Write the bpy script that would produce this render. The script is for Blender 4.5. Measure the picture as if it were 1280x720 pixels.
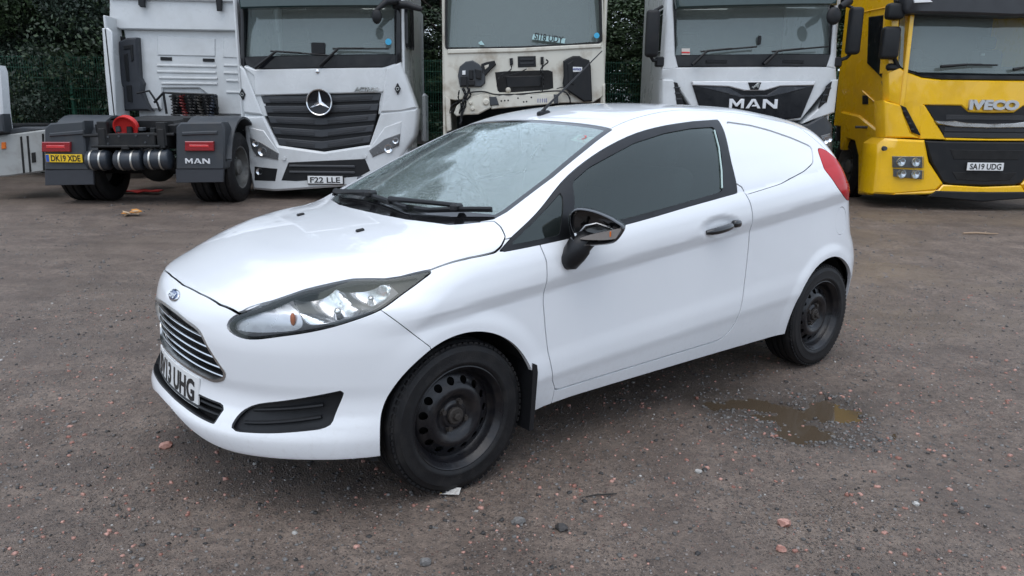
import bpy, bmesh, math, random
import numpy as np
from mathutils import Vector, Matrix
from mathutils.geometry import delaunay_2d_cdt
for o in list(bpy.data.objects): bpy.data.objects.remove(o)
SC = bpy.context.scene
COL = SC.collection
R = math.radians
random.seed(7); np.random.seed(7)

# ---------------------------------------------------------------- camera, sky, sun
cam_d = bpy.data.cameras.new('camera'); cam = bpy.data.objects.new('camera', cam_d); COL.objects.link(cam)
cam_d.sensor_width = 36; cam_d.lens = 36 * 947.287 / 1280; cam_d.clip_start = .05; cam_d.clip_end = 3000
cam.matrix_world = Matrix.Translation((0, 0, 1.402)) @ Matrix.Rotation(R(90 - 12.918), 4, 'X') @ Matrix.Rotation(R(.597), 4, 'Z')
SC.camera = cam
W = bpy.data.worlds.new('World'); SC.world = W; W.use_nodes = True
wn = W.node_tree; wn.nodes.clear()
SUN_EL, SUN_AZ = 70, -165         # degrees; azimuth measured from +Y towards +X
sky = wn.nodes.new('ShaderNodeTexSky'); sky.sky_type = 'NISHITA'; sky.sun_disc = False
sky.sun_elevation = R(SUN_EL); sky.sun_rotation = R(SUN_AZ); sky.air_density = 1.0; sky.dust_density = 2.5; sky.ozone_density = 1.0
hs = wn.nodes.new('ShaderNodeHueSaturation'); hs.inputs['Saturation'].default_value = .9
bg = wn.nodes.new('ShaderNodeBackground'); bg.inputs['Strength'].default_value = .15
wo = wn.nodes.new('ShaderNodeOutputWorld')
# closed cloud cover: the clear sky shows through an even grey-blue layer
cl = wn.nodes.new('ShaderNodeMix'); cl.data_type = 'RGBA'; cl.inputs[0].default_value = .72; cl.inputs[7].default_value = (3.75, 4.25, 4.95, 1)
wn.links.new(sky.outputs[0], hs.inputs['Color']); wn.links.new(hs.outputs[0], cl.inputs[6]); wn.links.new(cl.outputs[2], bg.inputs['Color']); wn.links.new(bg.outputs[0], wo.inputs[0])
sd = bpy.data.lights.new('sun', 'SUN'); sd.energy = .5; sd.angle = R(60); sd.color = (1, .985, .96)
so = bpy.data.objects.new('sun', sd); COL.objects.link(so)
_d = Vector((math.sin(R(SUN_AZ)) * math.cos(R(SUN_EL)), math.cos(R(SUN_AZ)) * math.cos(R(SUN_EL)), math.sin(R(SUN_EL))))
so.rotation_euler = _d.to_track_quat('Z', 'Y').to_euler()
SC.view_settings.view_transform = 'Standard'; SC.view_settings.look = 'None'; SC.view_settings.gamma = 1; SC.view_settings.use_curve_mapping = False
SC.view_settings.exposure = .93
SC.render.engine = 'CYCLES'
SC.cycles.max_bounces = 8; SC.cycles.transparent_max_bounces = 24; SC.cycles.glossy_bounces = 4; SC.cycles.caustics_reflective = False; SC.cycles.caustics_refractive = False

# ---------------------------------------------------------------- materials
def new_mat(name):
    m = bpy.data.materials.new(name); m.use_nodes = True
    nt = m.node_tree; b = nt.nodes['Principled BSDF']
    return m, nt, b
def nd(nt, typ, **kw):
    n = nt.nodes.new(typ)
    for k, v in kw.items(): setattr(n, k, v)
    return n
def noise(nt, scale, detail=4, rough=.55, coord='Object', stretch=None, distort=0):
    tc = nd(nt, 'ShaderNodeTexCoord'); n = nd(nt, 'ShaderNodeTexNoise')
    n.inputs['Scale'].default_value = scale; n.inputs['Detail'].default_value = detail; n.inputs['Roughness'].default_value = rough
    n.inputs['Distortion'].default_value = distort
    if stretch:
        mp = nd(nt, 'ShaderNodeMapping'); mp.inputs['Scale'].default_value = stretch
        nt.links.new(tc.outputs[coord], mp.inputs[0]); nt.links.new(mp.outputs[0], n.inputs['Vector'])
    else: nt.links.new(tc.outputs[coord], n.inputs['Vector'])
    return n
def ramp(nt, src, p0, c0, p1, c1):
    r = nd(nt, 'ShaderNodeValToRGB'); e = r.color_ramp.elements
    e[0].position = p0; e[1].position = p1
    e[0].color = c0 if isinstance(c0, tuple) else (c0, c0, c0, 1); e[1].color = c1 if isinstance(c1, tuple) else (c1, c1, c1, 1)
    nt.links.new(src, r.inputs[0]); return r
def c4(c): return (c[0], c[1], c[2], 1) if not isinstance(c, (int, float)) else (c, c, c, 1)
def mix(nt, fac, a, b):
    m = nd(nt, 'ShaderNodeMix', data_type='RGBA')
    if isinstance(fac, float): m.inputs[0].default_value = fac
    else: nt.links.new(fac, m.inputs[0])
    for i, v in ((6, a), (7, b)):
        if hasattr(v, 'links'): nt.links.new(v, m.inputs[i])
        else: m.inputs[i].default_value = c4(v)
    return m.outputs[2]
def bump(nt, b, src, strength, dist=.01):
    n = nd(nt, 'ShaderNodeBump'); n.inputs['Strength'].default_value = strength; n.inputs['Distance'].default_value = dist
    nt.links.new(src, n.inputs['Height']); nt.links.new(n.outputs[0], b.inputs['Normal'])
    return n
_mats = {}
def mat(name, col, rough=.5, metal=0, coat=0, dirt=None, dirt_amt=.35, dscale=6, bmp=0, bscale=60, spec=.5, rvar=.12):
    """painted / plastic / metal surface with procedural grime, roughness variation and fine relief"""
    if name in _mats: return _mats[name]
    m, nt, b = new_mat(name); _mats[name] = m
    b.inputs['Metallic'].default_value = metal; b.inputs['Coat Weight'].default_value = coat; b.inputs['Coat Roughness'].default_value = .04
    b.inputs['Specular IOR Level'].default_value = spec
    n = noise(nt, dscale, 6, .6)
    if dirt is None: dirt = tuple(x * .6 for x in (col if not isinstance(col, (int, float)) else (col,) * 3))
    r = ramp(nt, n.outputs[0], .48, 0., .78, 1.)
    mul = nd(nt, 'ShaderNodeMath', operation='MULTIPLY'); nt.links.new(r.outputs[0], mul.inputs[0]); mul.inputs[1].default_value = dirt_amt
    nt.links.new(mix(nt, mul.outputs[0], col, dirt), b.inputs['Base Color'])
    rr = ramp(nt, n.outputs[0], .3, max(rough - rvar, .02), .75, min(rough + rvar, 1.))
    nt.links.new(rr.outputs[0], b.inputs['Roughness'])
    if bmp:
        n2 = noise(nt, bscale, 3); bump(nt, b, n2.outputs[0], bmp, .003)
    return m

# ---------------------------------------------------------------- objects
def tag(o, label, cat, group=None, kind=None):
    if label: o['label'] = label
    if cat: o['category'] = cat
    if group: o['group'] = group
    if kind: o['kind'] = kind
    return o
def struct(o): o['kind'] = 'structure'; return o
def thing(name, label, cat, loc=(0, 0, 0), rz=0, group=None):
    o = bpy.data.objects.new(name, None); COL.objects.link(o); o.empty_display_size = .1
    o.location = loc; o.rotation_euler = (0, 0, rz)
    return tag(o, label, cat, group)
def link(name, me, m, parent=None, smooth=None):
    if m is not None and len(me.materials) == 0: me.materials.append(m)
    o = bpy.data.objects.new(name, me); COL.objects.link(o)
    if parent is not None: o.parent = parent
    return o
def mesh_np(name, V, F, smooth=True, normals=None):
    me = bpy.data.meshes.new(name)
    me.from_pydata([tuple(map(float, v)) for v in V], [], [tuple(map(int, f)) for f in F]); me.update()
    me.polygons.foreach_set('use_smooth', [smooth] * len(me.polygons))
    if normals is not None: me.normals_split_custom_set_from_vertices([tuple(map(float, n)) for n in normals])
    return me
def set_smooth(me, deg=35):
    me.polygons.foreach_set('use_smooth', [True] * len(me.polygons))
    bm = bmesh.new(); bm.from_mesh(me)
    lim = R(deg)
    for e in bm.edges:
        e.smooth = not (len(e.link_faces) == 2 and e.calc_face_angle(0) > lim)
    bm.to_mesh(me); bm.free(); return me
class B:
    """bmesh collector: add shapes, then link them as ONE mesh object"""
    def __init__(s): s.bm = bmesh.new()
    def box(s, c, d, bev=0, rot=None, seg=1):
        M = Matrix.Translation(c)
        if rot is not None: M = M @ (rot if isinstance(rot, Matrix) else Matrix.Rotation(rot, 4, 'Z'))
        g = bmesh.ops.create_cube(s.bm, size=1, matrix=M @ Matrix.Diagonal((d[0], d[1], d[2], 1)))
        if bev:
            vs = set(g['verts']); es = [e for e in s.bm.edges if e.verts[0] in vs and e.verts[1] in vs]
            bmesh.ops.bevel(s.bm, geom=es, offset=bev, segments=seg, affect='EDGES', profile=.5)
        return s
    def cyl(s, a, b, r, r2=None, n=16, caps=True):
        a, b = Vector(a), Vector(b); d = b - a
        M = Matrix.Translation((a + b) / 2) @ d.to_track_quat('Z', 'Y').to_matrix().to_4x4()
        bmesh.ops.create_cone(s.bm, cap_ends=caps, cap_tris=False, segments=n, radius1=r, radius2=r if r2 is None else r2, depth=d.length, matrix=M)
        return s
    def ball(s, c, r, n=12, sc=(1, 1, 1), rot=None):
        M = Matrix.Translation(c)
        if rot is not None: M = M @ rot
        bmesh.ops.create_uvsphere(s.bm, u_segments=n, v_segments=max(n // 2, 4), radius=r, matrix=M @ Matrix.Diagonal((*sc, 1)))
        return s
    def tube(s, pts, r, n=8, closed=False):
        pts = [Vector(p) for p in pts]; rings = []
        m = len(pts); up = Vector((0, 0, 1))
        for i, p in enumerate(pts):
            q0 = pts[(i - 1) % m] if (closed or i > 0) else p; q1 = pts[(i + 1) % m] if (closed or i < m - 1) else p
            t = (q1 - q0).normalized()
            a = t.cross(up)
            if a.length < .05: a = t.cross(Vector((0, 1, 0)))
            a.normalize(); b2 = a.cross(t)
            rr = r[i] if isinstance(r, (list, tuple)) else r
            rings.append([s.bm.verts.new(p + (a * math.cos(2 * math.pi * k / n) + b2 * math.sin(2 * math.pi * k / n)) * rr) for k in range(n)])
        for i in range(m - (0 if closed else 1)):
            A, Bq = rings[i], rings[(i + 1) % m]
            for k in range(n): s.bm.faces.new((A[k], A[(k + 1) % n], Bq[(k + 1) % n], Bq[k]))
        if not closed:
            s.bm.faces.new(rings[0][::-1]); s.bm.faces.new(rings[-1])
        return s
    def lathe(s, prof, axis='Y', n=48, c=(0, 0, 0)):
        rings = []
        for (r, h) in prof:
            ring = []
            for k in range(n):
                a = 2 * math.pi * k / n; u, v = r * math.cos(a), r * math.sin(a)
                p = {'Y': (u, h, v), 'Z': (u, v, h), 'X': (h, u, v)}[axis]
                ring.append(s.bm.verts.new((p[0] + c[0], p[1] + c[1], p[2] + c[2])))
            rings.append(ring)
        for i in range(len(rings) - 1):
            for k in range(n):
                s.bm.faces.new((rings[i][k], rings[i][(k + 1) % n], rings[i + 1][(k + 1) % n], rings[i + 1][k]))
        return s
    def poly(s, pts, depth, f=None):
        """prism: polygon (x,z) facing -y at y=0, extruded to y=depth; f(x,z) -> extra y (bowed front)"""
        area = sum(pts[i][0] * pts[(i + 1) % len(pts)][1] - pts[(i + 1) % len(pts)][0] * pts[i][1] for i in range(len(pts)))
        if area < 0: pts = pts[::-1]
        f = f or (lambda x, z: 0)
        A = [s.bm.verts.new((x, f(x, z), z)) for x, z in pts]; Bq = [s.bm.verts.new((x, depth + f(x, z), z)) for x, z in pts]
        n = len(pts)
        s.bm.faces.new(A); s.bm.faces.new(Bq[::-1])
        for i in range(n): s.bm.faces.new((A[(i + 1) % n], A[i], Bq[i], Bq[(i + 1) % n]))
        return s
    def quad(s, *p):
        s.bm.faces.new([s.bm.verts.new(q) for q in p]); return s
    def bevel_all(s, w, seg=2, deg=30):
        es = [e for e in s.bm.edges if len(e.link_faces) == 2 and e.calc_face_angle(0) > R(deg)]
        bmesh.ops.bevel(s.bm, geom=es, offset=w, segments=seg, affect='EDGES', profile=.5, clamp_overlap=True)
        return s
    def done(s, name, m, parent=None, smooth=35, loc=None, rot=None, recalc=True):
        if recalc: bmesh.ops.recalc_face_normals(s.bm, faces=s.bm.faces)
        me = bpy.data.meshes.new(name); s.bm.to_mesh(me); s.bm.free()
        if smooth: set_smooth(me, smooth)
        o = link(name, me, m, parent)
        if loc is not None: o.location = loc
        if rot is not None: o.rotation_euler = rot
        return o
def rounded(pts, r, n=4):
    """round the corners of a closed polygon; r scalar or per-corner list"""
    out = []; m = len(pts)
    for i in range(m):
        p = Vector(pts[i]); a = Vector(pts[i - 1]); b = Vector(pts[(i + 1) % m]); rr = r[i] if isinstance(r, (list, tuple)) else r
        if rr <= 0: out.append(tuple(p)); continue
        da, db = (a - p), (b - p); l = min(rr, da.length * .45, db.length * .45)
        s, e = p + da.normalized() * l, p + db.normalized() * l
        for k in range(n + 1):
            t = k / n; out.append(tuple((1 - t) ** 2 * s + 2 * t * (1 - t) * p + t * t * e))
    return out
def catmull(pts, n=6, closed=False):
    P = [np.array(p, float) for p in pts]; m = len(P); out = []
    for i in range(m if closed else m - 1):
        p0 = P[(i - 1) % m] if (closed or i > 0) else P[i]; p1 = P[i]; p2 = P[(i + 1) % m]; p3 = P[(i + 2) % m] if (closed or i + 2 < m) else P[(i + 1) % m]
        for k in range(n):
            t = k / n; out.append(tuple(.5 * ((2 * p1) + (-p0 + p2) * t + (2 * p0 - 5 * p1 + 4 * p2 - p3) * t * t + (-p0 + 3 * p1 - 3 * p2 + p3) * t ** 3)))
    if not closed: out.append(tuple(P[-1]))
    return out
def text_mesh(s, size, depth, bold=0.0, width=None, name='lettering'):
    """built-in font -> mesh in the XZ plane facing -Y, centred"""
    cu = bpy.data.curves.new('tmp', 'FONT'); cu.body = s; cu.size = size; cu.extrude = depth / 2; cu.align_x = 'CENTER'; cu.align_y = 'CENTER'; cu.offset = bold; cu.resolution_u = 3
    ob = bpy.data.objects.new('tmp', cu); COL.objects.link(ob)
    dg = bpy.context.evaluated_depsgraph_get(); me = bpy.data.meshes.new_from_object(ob.evaluated_get(dg))
    bpy.data.objects.remove(ob); bpy.data.curves.remove(cu)
    v = np.zeros(len(me.vertices) * 3); me.vertices.foreach_get('co', v); v = v.reshape(-1, 3)
    v[:, 0] -= (v[:, 0].max() + v[:, 0].min()) / 2; v[:, 1] -= (v[:, 1].max() + v[:, 1].min()) / 2
    if width: v[:, 0] *= width / (v[:, 0].max() - v[:, 0].min())
    w = np.stack([v[:, 0], -v[:, 2], v[:, 1]], 1)
    me.vertices.foreach_set('co', w.ravel()); me.update(); me.name = name
    return me

# ---------------------------------------------------------------- ground: a gravel yard, rising gently towards the lorries
def vnoise(x, y, seed=0):
    def h(i, j): 
        v = np.sin(i * 127.1 + j * 311.7 + seed * 74.7) * 43758.5453; return v - np.floor(v)
    xi, yi = np.floor(x), np.floor(y); fx, fy = x - xi, y - yi; fx, fy = fx * fx * (3 - 2 * fx), fy * fy * (3 - 2 * fy)
    return (h(xi, yi) * (1 - fx) + h(xi + 1, yi) * fx) * (1 - fy) + (h(xi, yi + 1) * (1 - fx) + h(xi + 1, yi + 1) * fx) * fy
def ss(a, b, x): t = np.clip((x - a) / (b - a), 0, 1); return t * t * (3 - 2 * t)
PUDDLES = [([(1.153, 3.591), (1.367, 3.512), (1.566, 3.518), (1.329, 3.249), (1.276, 3.418)], .26), ([(1.04, 3.621), (1.11, 3.579)], .10)]
def pud_d(x, y):
    d = np.full(np.shape(x), 9.0)
    for pts, r in PUDDLES:
        for (px, py) in pts: d = np.minimum(d, np.hypot((x - px) * .9, (y - py) * 1.25) - r * .50)
    return d
def ground_z(x, y):
    x, y = np.asarray(x, float), np.asarray(y, float)
    z = .11 * ss(5.5, 10.5, y)
    n = (vnoise(x * .9, y * .9, 1) - .5) * .022 + (vnoise(x * 3.1, y * 3.1, 2) - .5) * .012 + (vnoise(x * 9, y * 9, 3) - .5) * .008 + (vnoise(x * 21, y * 21, 4) - .5) * .006
    far = ss(60, 20, np.hypot(x, y))
    car = ss(.9, 1.6, np.abs((x - 1.03) * -.62 + (y - 4.1) * .78)) if False else 1.0
    d = pud_d(x, y) + (vnoise(x * 7, y * 7, 9) - .5) * .15 + (vnoise(x * 21, y * 21, 11) - .5) * .09
    z = z + n * far - .006
    return z - .022 * ss(.06, -.06, d) + .004 * ss(.16, .06, d) * ss(0, .06, d)
def grid_axis(lo, hi, a, b, fine):
    c = list(np.arange(a, b, fine)); st = fine; v = a
    L = []
    while v > lo: st = min(st * 1.12, 40); v -= st; L.append(v)
    st = fine; v = c[-1]; Rr = []
    while v < hi: st = min(st * 1.12, 40); v += st; Rr.append(v)
    return np.array(L[::-1] + c + Rr)
gx = grid_axis(-700, 700, -4.5, 4.5, .032); gy = grid_axis(-700, 700, 1.3, 6.6, .032)
X, Y = np.meshgrid(gx, gy); Z = ground_z(X, Y); nx, ny = len(gx), len(gy)
q = (np.arange(ny - 1)[:, None] * nx + np.arange(nx - 1)[None]).ravel()
me = bpy.data.meshes.new('ground'); nq = len(q)
me.vertices.add(nx * ny); me.vertices.foreach_set('co', np.stack([X.ravel(), Y.ravel(), Z.ravel()], 1).astype(np.float32).ravel())
me.loops.add(4 * nq); me.loops.foreach_set('vertex_index', np.stack([q, q + 1, q + nx + 1, q + nx], 1).astype(np.int32).ravel())
me.polygons.add(nq); me.polygons.foreach_set('loop_start', np.arange(0, 4 * nq, 4, dtype=np.int32)); me.polygons.foreach_set('loop_total', np.full(nq, 4, np.int32)); me.polygons.foreach_set('use_smooth', np.ones(nq, bool)); me.update(calc_edges=True)
def ground_mat():
    m, nt, b = new_mat('wet_gravel_dirt')
    n1 = noise(nt, .45, 6, .6); n2 = noise(nt, 2.6, 8, .65, distort=.4); n3 = noise(nt, 26, 6, .7); n4 = noise(nt, 120, 4, .7)
    c = mix(nt, ramp(nt, n2.outputs[0], .36, 0., .66, 1.).outputs[0], (.130, .095, .074), (.265, .203, .160))
    c = mix(nt, ramp(nt, n3.outputs[0], .42, 0., .66, .7).outputs[0], c, (.060, .047, .040))
    c = mix(nt, ramp(nt, n4.outputs[0], .55, 0., .72, .55).outputs[0], c, (.30, .24, .20))
    c = mix(nt, ramp(nt, n1.outputs[0], .50, 0., .70, .6).outputs[0], c, (.25, .196, .158))
    v = nd(nt, 'ShaderNodeTexVoronoi'); v.inputs['Scale'].default_value = 60; tc = nd(nt, 'ShaderNodeTexCoord'); nt.links.new(tc.outputs['Object'], v.inputs['Vector'])
    sep = nd(nt, 'ShaderNodeSeparateColor'); nt.links.new(v.outputs['Color'], sep.inputs[0])
    dot = ramp(nt, v.outputs['Distance'], .26, 1., .36, 0.); sel = ramp(nt, sep.outputs[0], .80, 0., .82, 1.)
    mu = nd(nt, 'ShaderNodeMath', operation='MULTIPLY'); nt.links.new(dot.outputs[0], mu.inputs[0]); nt.links.new(sel.outputs[0], mu.inputs[1])
    hue = mix(nt, ramp(nt, sep.outputs[1], .35, 0., .75, 1.).outputs[0], (.09, .085, .082), (.24, .13, .10))
    mu2 = nd(nt, 'ShaderNodeMath', operation='MULTIPLY'); nt.links.new(mu.outputs[0], mu2.inputs[0]); mu2.inputs[1].default_value = .75
    c = mix(nt, mu2.outputs[0], c, hue)
    nt.links.new(c, b.inputs['Base Color'])
    wet = ramp(nt, n1.outputs[0], .42, .70, .60, .30); nt.links.new(wet.outputs[0], b.inputs['Roughness'])
    ad = nd(nt, 'ShaderNodeMath', operation='ADD'); nt.links.new(n3.outputs[0], ad.inputs[0]); nt.links.new(n4.outputs[0], ad.inputs[1])
    ad2 = nd(nt, 'ShaderNodeMath', operation='ADD'); nt.links.new(ad.outputs[0], ad2.inputs[0]); nt.links.new(mu.outputs[0], ad2.inputs[1])
    # bedded grit: every cell its own brightness and height, thinner where the dirt is trodden flat
    vg = nd(nt, 'ShaderNodeTexVoronoi'); vg.inputs['Scale'].default_value = 115; nt.links.new(tc.outputs['Object'], vg.inputs['Vector'])
    sg = nd(nt, 'ShaderNodeSeparateColor'); nt.links.new(vg.outputs['Color'], sg.inputs[0])
    n6 = noise(nt, 1.3, 5, .6, distort=.5); cov = ramp(nt, n6.outputs[0], .38, .25, .62, .95)
    cr = nd(nt, 'ShaderNodeValToRGB'); el = cr.color_ramp.elements; el[0].color = (.035, .031, .030, 1); el[1].color = (.46, .38, .32, 1); e2 = el.new(.55); e2.color = (.13, .10, .082, 1); e3 = el.new(.85); e3.color = (.27, .21, .17, 1); nt.links.new(sg.outputs[0], cr.inputs[0])
    body = ramp(nt, vg.outputs['Distance'], .30, 1., .50, 0.); mg = nd(nt, 'ShaderNodeMath', operation='MULTIPLY'); nt.links.new(body.outputs[0], mg.inputs[0]); nt.links.new(cov.outputs[0], mg.inputs[1])
    pick = ramp(nt, sg.outputs[1], .35, 0., .45, 1.); mg2 = nd(nt, 'ShaderNodeMath', operation='MULTIPLY'); nt.links.new(mg.outputs[0], mg2.inputs[0]); nt.links.new(pick.outputs[0], mg2.inputs[1])
    c2 = mix(nt, mg2.outputs[0], c, cr.outputs[0])
    # wheel-worn streaks running along the yard
    n7 = noise(nt, 1.0, 5, .6, stretch=(.35, 2.2, 1), distort=.8); st = ramp(nt, n7.outputs[0], .46, 0., .68, .45); c2 = mix(nt, st.outputs[0], c2, (.085, .066, .054))
    at = nd(nt, 'ShaderNodeAttribute', attribute_name='wet'); c2 = mix(nt, at.outputs['Fac'], c2, (.060, .046, .035))
    nt.links.new(c2, b.inputs['Base Color'])
    rw = nd(nt, 'ShaderNodeMath', operation='MULTIPLY_ADD'); nt.links.new(at.outputs['Fac'], rw.inputs[0]); rw.inputs[1].default_value = -.25; nt.links.new(wet.outputs[0], rw.inputs[2]); nt.links.new(rw.outputs[0], b.inputs['Roughness'])
    ad3 = nd(nt, 'ShaderNodeMath', operation='MULTIPLY_ADD'); nt.links.new(mg2.outputs[0], ad3.inputs[0]); ad3.inputs[1].default_value = 1.2; nt.links.new(ad2.outputs[0], ad3.inputs[2])
    bump(nt, b, ad3.outputs[0], .85, .012)
    return m
wa = me.attributes.new('wet', 'FLOAT', 'POINT'); wd = pud_d(X.ravel(), Y.ravel()) + (vnoise(X.ravel() * 6, Y.ravel() * 6, 21) - .5) * .16
wa.data.foreach_set('value', (.8 * ss(.24, .0, wd)).astype(np.float32))
struct(link('ground', me, ground_mat()))
# puddle: a level sheet of muddy water in the hollow
def water_mat():
    m, nt, b = new_mat('muddy_water'); b.inputs['Base Color'].default_value = (.075, .056, .038, 1); b.inputs['Roughness'].default_value = .07; b.inputs['Specular IOR Level'].default_value = .5
    n = noise(nt, 18, 2); bump(nt, b, n.outputs[0], .02, .004); return m
bb = B(); cx, cy = 1.33, 3.36
ring = [bb.bm.verts.new((cx + math.cos(a) * .46, cy + math.sin(a) * .40, float(-.0145))) for a in np.linspace(0, 2 * math.pi, 40, endpoint=False)]
bb.bm.faces.new(ring); pw = bb.done('puddle', water_mat()); pw['kind'] = 'structure'

# loose stones: real little lumps, too many to count
def stone_field(name, n, box, size, m, power=1.0, clump=0.0, seed=1):
    rg = np.random.RandomState(seed); P = []
    while len(P) < n:
        x = rg.uniform(box[0], box[1], n); u = rg.uniform(0, 1, n) ** power; y = box[2] + (box[3] - box[2]) * u
        keep = rg.uniform(0, 1, n) < (1 - clump + clump * 2 * ss(.40, .72, vnoise(x * 1.3, y * 1.3, seed + 5) * .6 + vnoise(x * 4, y * 4, seed + 6) * .4))
        P += list(zip(x[keep], y[keep]))
    P = np.array(P[:n]); zz = ground_z(P[:, 0], P[:, 1]); deep = zz < -.024
    P, zz = P[~deep], zz[~deep]; n = len(P)
    s = np.clip(rg.lognormal(math.log(size), .45, n), size * .4, size * 2.3)
    cube = np.array([(-1, -1, -1), (1, -1, -1), (1, 1, -1), (-1, 1, -1), (-1, -1, 1), (1, -1, 1), (1, 1, 1), (-1, 1, 1)], float)
    V = cube[None] * np.array([.5, .5, .5]) * rg.uniform(.55, 1.15, (n, 8, 3)); V[:, 4:, :2] *= .72
    V[:, :, 0] *= rg.uniform(.8, 1.5, (n, 1)); V[:, :, 2] *= rg.uniform(.45, .85, (n, 1))
    a = rg.uniform(0, 6.28, n); c, sn = np.cos(a)[:, None], np.sin(a)[:, None]
    V = np.stack([V[:, :, 0] * c - V[:, :, 1] * sn, V[:, :, 0] * sn + V[:, :, 1] * c, V[:, :, 2]], 2) * s[:, None, None]
    V += np.stack([P[:, 0], P[:, 1], zz + s * .07], 1)[:, None]
    F = np.array([(0, 3, 2, 1), (4, 5, 6, 7), (0, 1, 5, 4), (1, 2, 6, 5), (2, 3, 7, 6), (3, 0, 4, 7)]); F = (F[None] + (np.arange(n) * 8)[:, None, None]).reshape(-1, 4)
    me = bpy.data.meshes.new(name); nq = len(F); me.vertices.add(n * 8); me.vertices.foreach_set('co', V.astype(np.float32).ravel())
    me.loops.add(4 * nq); me.loops.foreach_set('vertex_index', F.astype(np.int32).ravel()); me.polygons.add(nq); me.polygons.foreach_set('loop_start', np.arange(0, 4 * nq, 4, dtype=np.int32)); me.polygons.foreach_set('loop_total', np.full(nq, 4, np.int32)); me.update(calc_edges=True)
    o = link(name, me, m); o['kind'] = 'stuff'; return o
def stone_mat(name, c1, c2, rough=.6):
    m, nt, b = new_mat(name); g = nd(nt, 'ShaderNodeNewGeometry'); n = noise(nt, 90, 3)
    r = nd(nt, 'ShaderNodeValToRGB'); r.color_ramp.elements[0].color = c4(c1); r.color_ramp.elements[1].color = c4(c2); nt.links.new(g.outputs['Random Per Island'], r.inputs[0])
    nt.links.new(mix(nt, ramp(nt, n.outputs[0], .4, 0., .7, .6).outputs[0], r.outputs[0], tuple(x * .5 for x in c1)), b.inputs['Base Color']); b.inputs['Roughness'].default_value = rough
    return m
M_FINE = stone_mat('fine_grit', (.10, .085, .078), (.30, .26, .235)); M_GREY_STONE = stone_mat('grey_stone', (.075, .07, .066), (.22, .21, .20)); M_BRICK = stone_mat('brick_chip', (.26, .11, .08), (.55, .31, .25)); M_PALE = stone_mat('pale_stone', (.30, .29, .27), (.55, .53, .50)); M_DARKST = stone_mat('dark_stone', (.025, .023, .022), (.06, .055, .052))
tag(stone_field('fine_gravel', 30000, (-3.6, 4.4, 1.4, 6.0), .0048, M_FINE, 1.7, .3, 8), 'fine pale grit lying over the yard', 'grit')
tag(stone_field('gravel', 13000, (-3.6, 4.4, 1.4, 6.4), .0075, M_GREY_STONE, 1.5, .6, 1), 'loose grey gravel strewn over the yard', 'gravel')
tag(stone_field('brick_chips', 4600, (-3.6, 4.4, 1.4, 6.0), .0085, M_BRICK, 1.4, .85, 2), 'small pinkish brick chips trodden into the dirt', 'brick chips')
tag(stone_field('dark_grit', 3200, (-3.6, 4.4, 1.4, 6.4), .0085, M_DARKST, 1.5, .7, 3), 'dark wet grit scattered over the yard', 'grit')
tag(stone_field('pale_chips', 650, (-3.6, 4.4, 1.4, 6.0), .0075, M_PALE, 1.4, .4, 4), 'tiny pale stone chips dotted about the yard', 'stone chips')
tag(stone_field('shore_gravel', 900, (.95, 1.75, 3.05, 3.75), .0085, M_GREY_STONE, 1.0, .2, 12), 'grey gravel around and breaking the puddle', 'gravel')
tag(stone_field('distant_gravel', 5000, (-9, 9, 6.2, 11.5), .011, M_GREY_STONE, 1.3, .8, 5), 'dark coarse gravel on the ground before the lorries', 'gravel')

# ---------------------------------------------------------------- the small van: body as one implicit surface (x rearward from the front axle, y to the right-hand side, z up)
def hermite(xs,ys):
    xs=np.array(xs,float);ys=np.array(ys,float)
    d=np.diff(ys)/np.diff(xs)
    m=np.zeros(len(xs)); m[0]=d[0];m[-1]=d[-1]
    for i in range(1,len(xs)-1):
        m[i]=0 if d[i-1]*d[i]<=0 else 2*d[i-1]*d[i]/(d[i-1]+d[i])
    def f(x):
        x=np.asarray(x,float)
        xc=np.clip(x,xs[0],xs[-1]); i=np.clip(np.searchsorted(xs,xc)-1,0,len(xs)-2)
        h=xs[i+1]-xs[i]; t=(xc-xs[i])/h
        r=(2*t**3-3*t*t+1)*ys[i]+(t**3-2*t*t+t)*h*m[i]+(-2*t**3+3*t*t)*ys[i+1]+(t**3-t*t)*h*m[i+1]
        return r+np.where(x<xs[0],(x-xs[0])*m[0],0)+np.where(x>xs[-1],(x-xs[-1])*m[-1],0)
    return f
def smax(a,b,k):
    h=np.maximum(k-np.abs(a-b),0)/k
    return np.maximum(a,b)+h*h*k*.25
def smin(a,b,k): return -smax(-a,-b,k)
def sstep(a,b,x):
    t=np.clip((x-a)/(b-a),0,1); return t*t*(3-2*t)
def gauss(x,c,w): return np.exp(-((x-c)/w)**2)
hood_c=hermite([-.80,-.74,-.6,-.4,-.15,.1,.3,.45,.6,1.0,2.2,3.2],[.735,.772,.832,.888,.942,.978,.992,1.01,1.08,1.2,1.2,1.1])
roof_c=hermite([.7,.9,1.2,1.6,2.0,2.4,2.75,2.9],[1.335,1.388,1.435,1.468,1.465,1.43,1.372,1.345])
nose_x=hermite([.15,.19,.25,.30,.35,.40,.45,.50,.60,.70,.745,.80,1.0],[-.66,-.75,-.822,-.832,-.812,-.786,-.777,-.784,-.788,-.77,-.75,-.66,-.3])
tail_x=hermite([.15,.25,.4,.55,.66,.75,.95,1.15,1.30,1.36],[3.02,3.08,3.12,3.125,3.10,3.045,2.99,2.90,2.83,2.80])
def Ys(x,z):
    zc=.745+.1*x; zb=.885+.1*x; zl=.405+.055*(x-.4)
    # normalised height: piecewise map to nodes
    q=np.where(z<zl,(z-zl)/ (zl-.15), np.where(z<zc,(z-zl)/(zc-zl),np.where(z<zb,1+(z-zc)/(zb-zc),2+(z-zb)/(1.40-zb))))
    y=side_prof(q)
    return y
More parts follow.
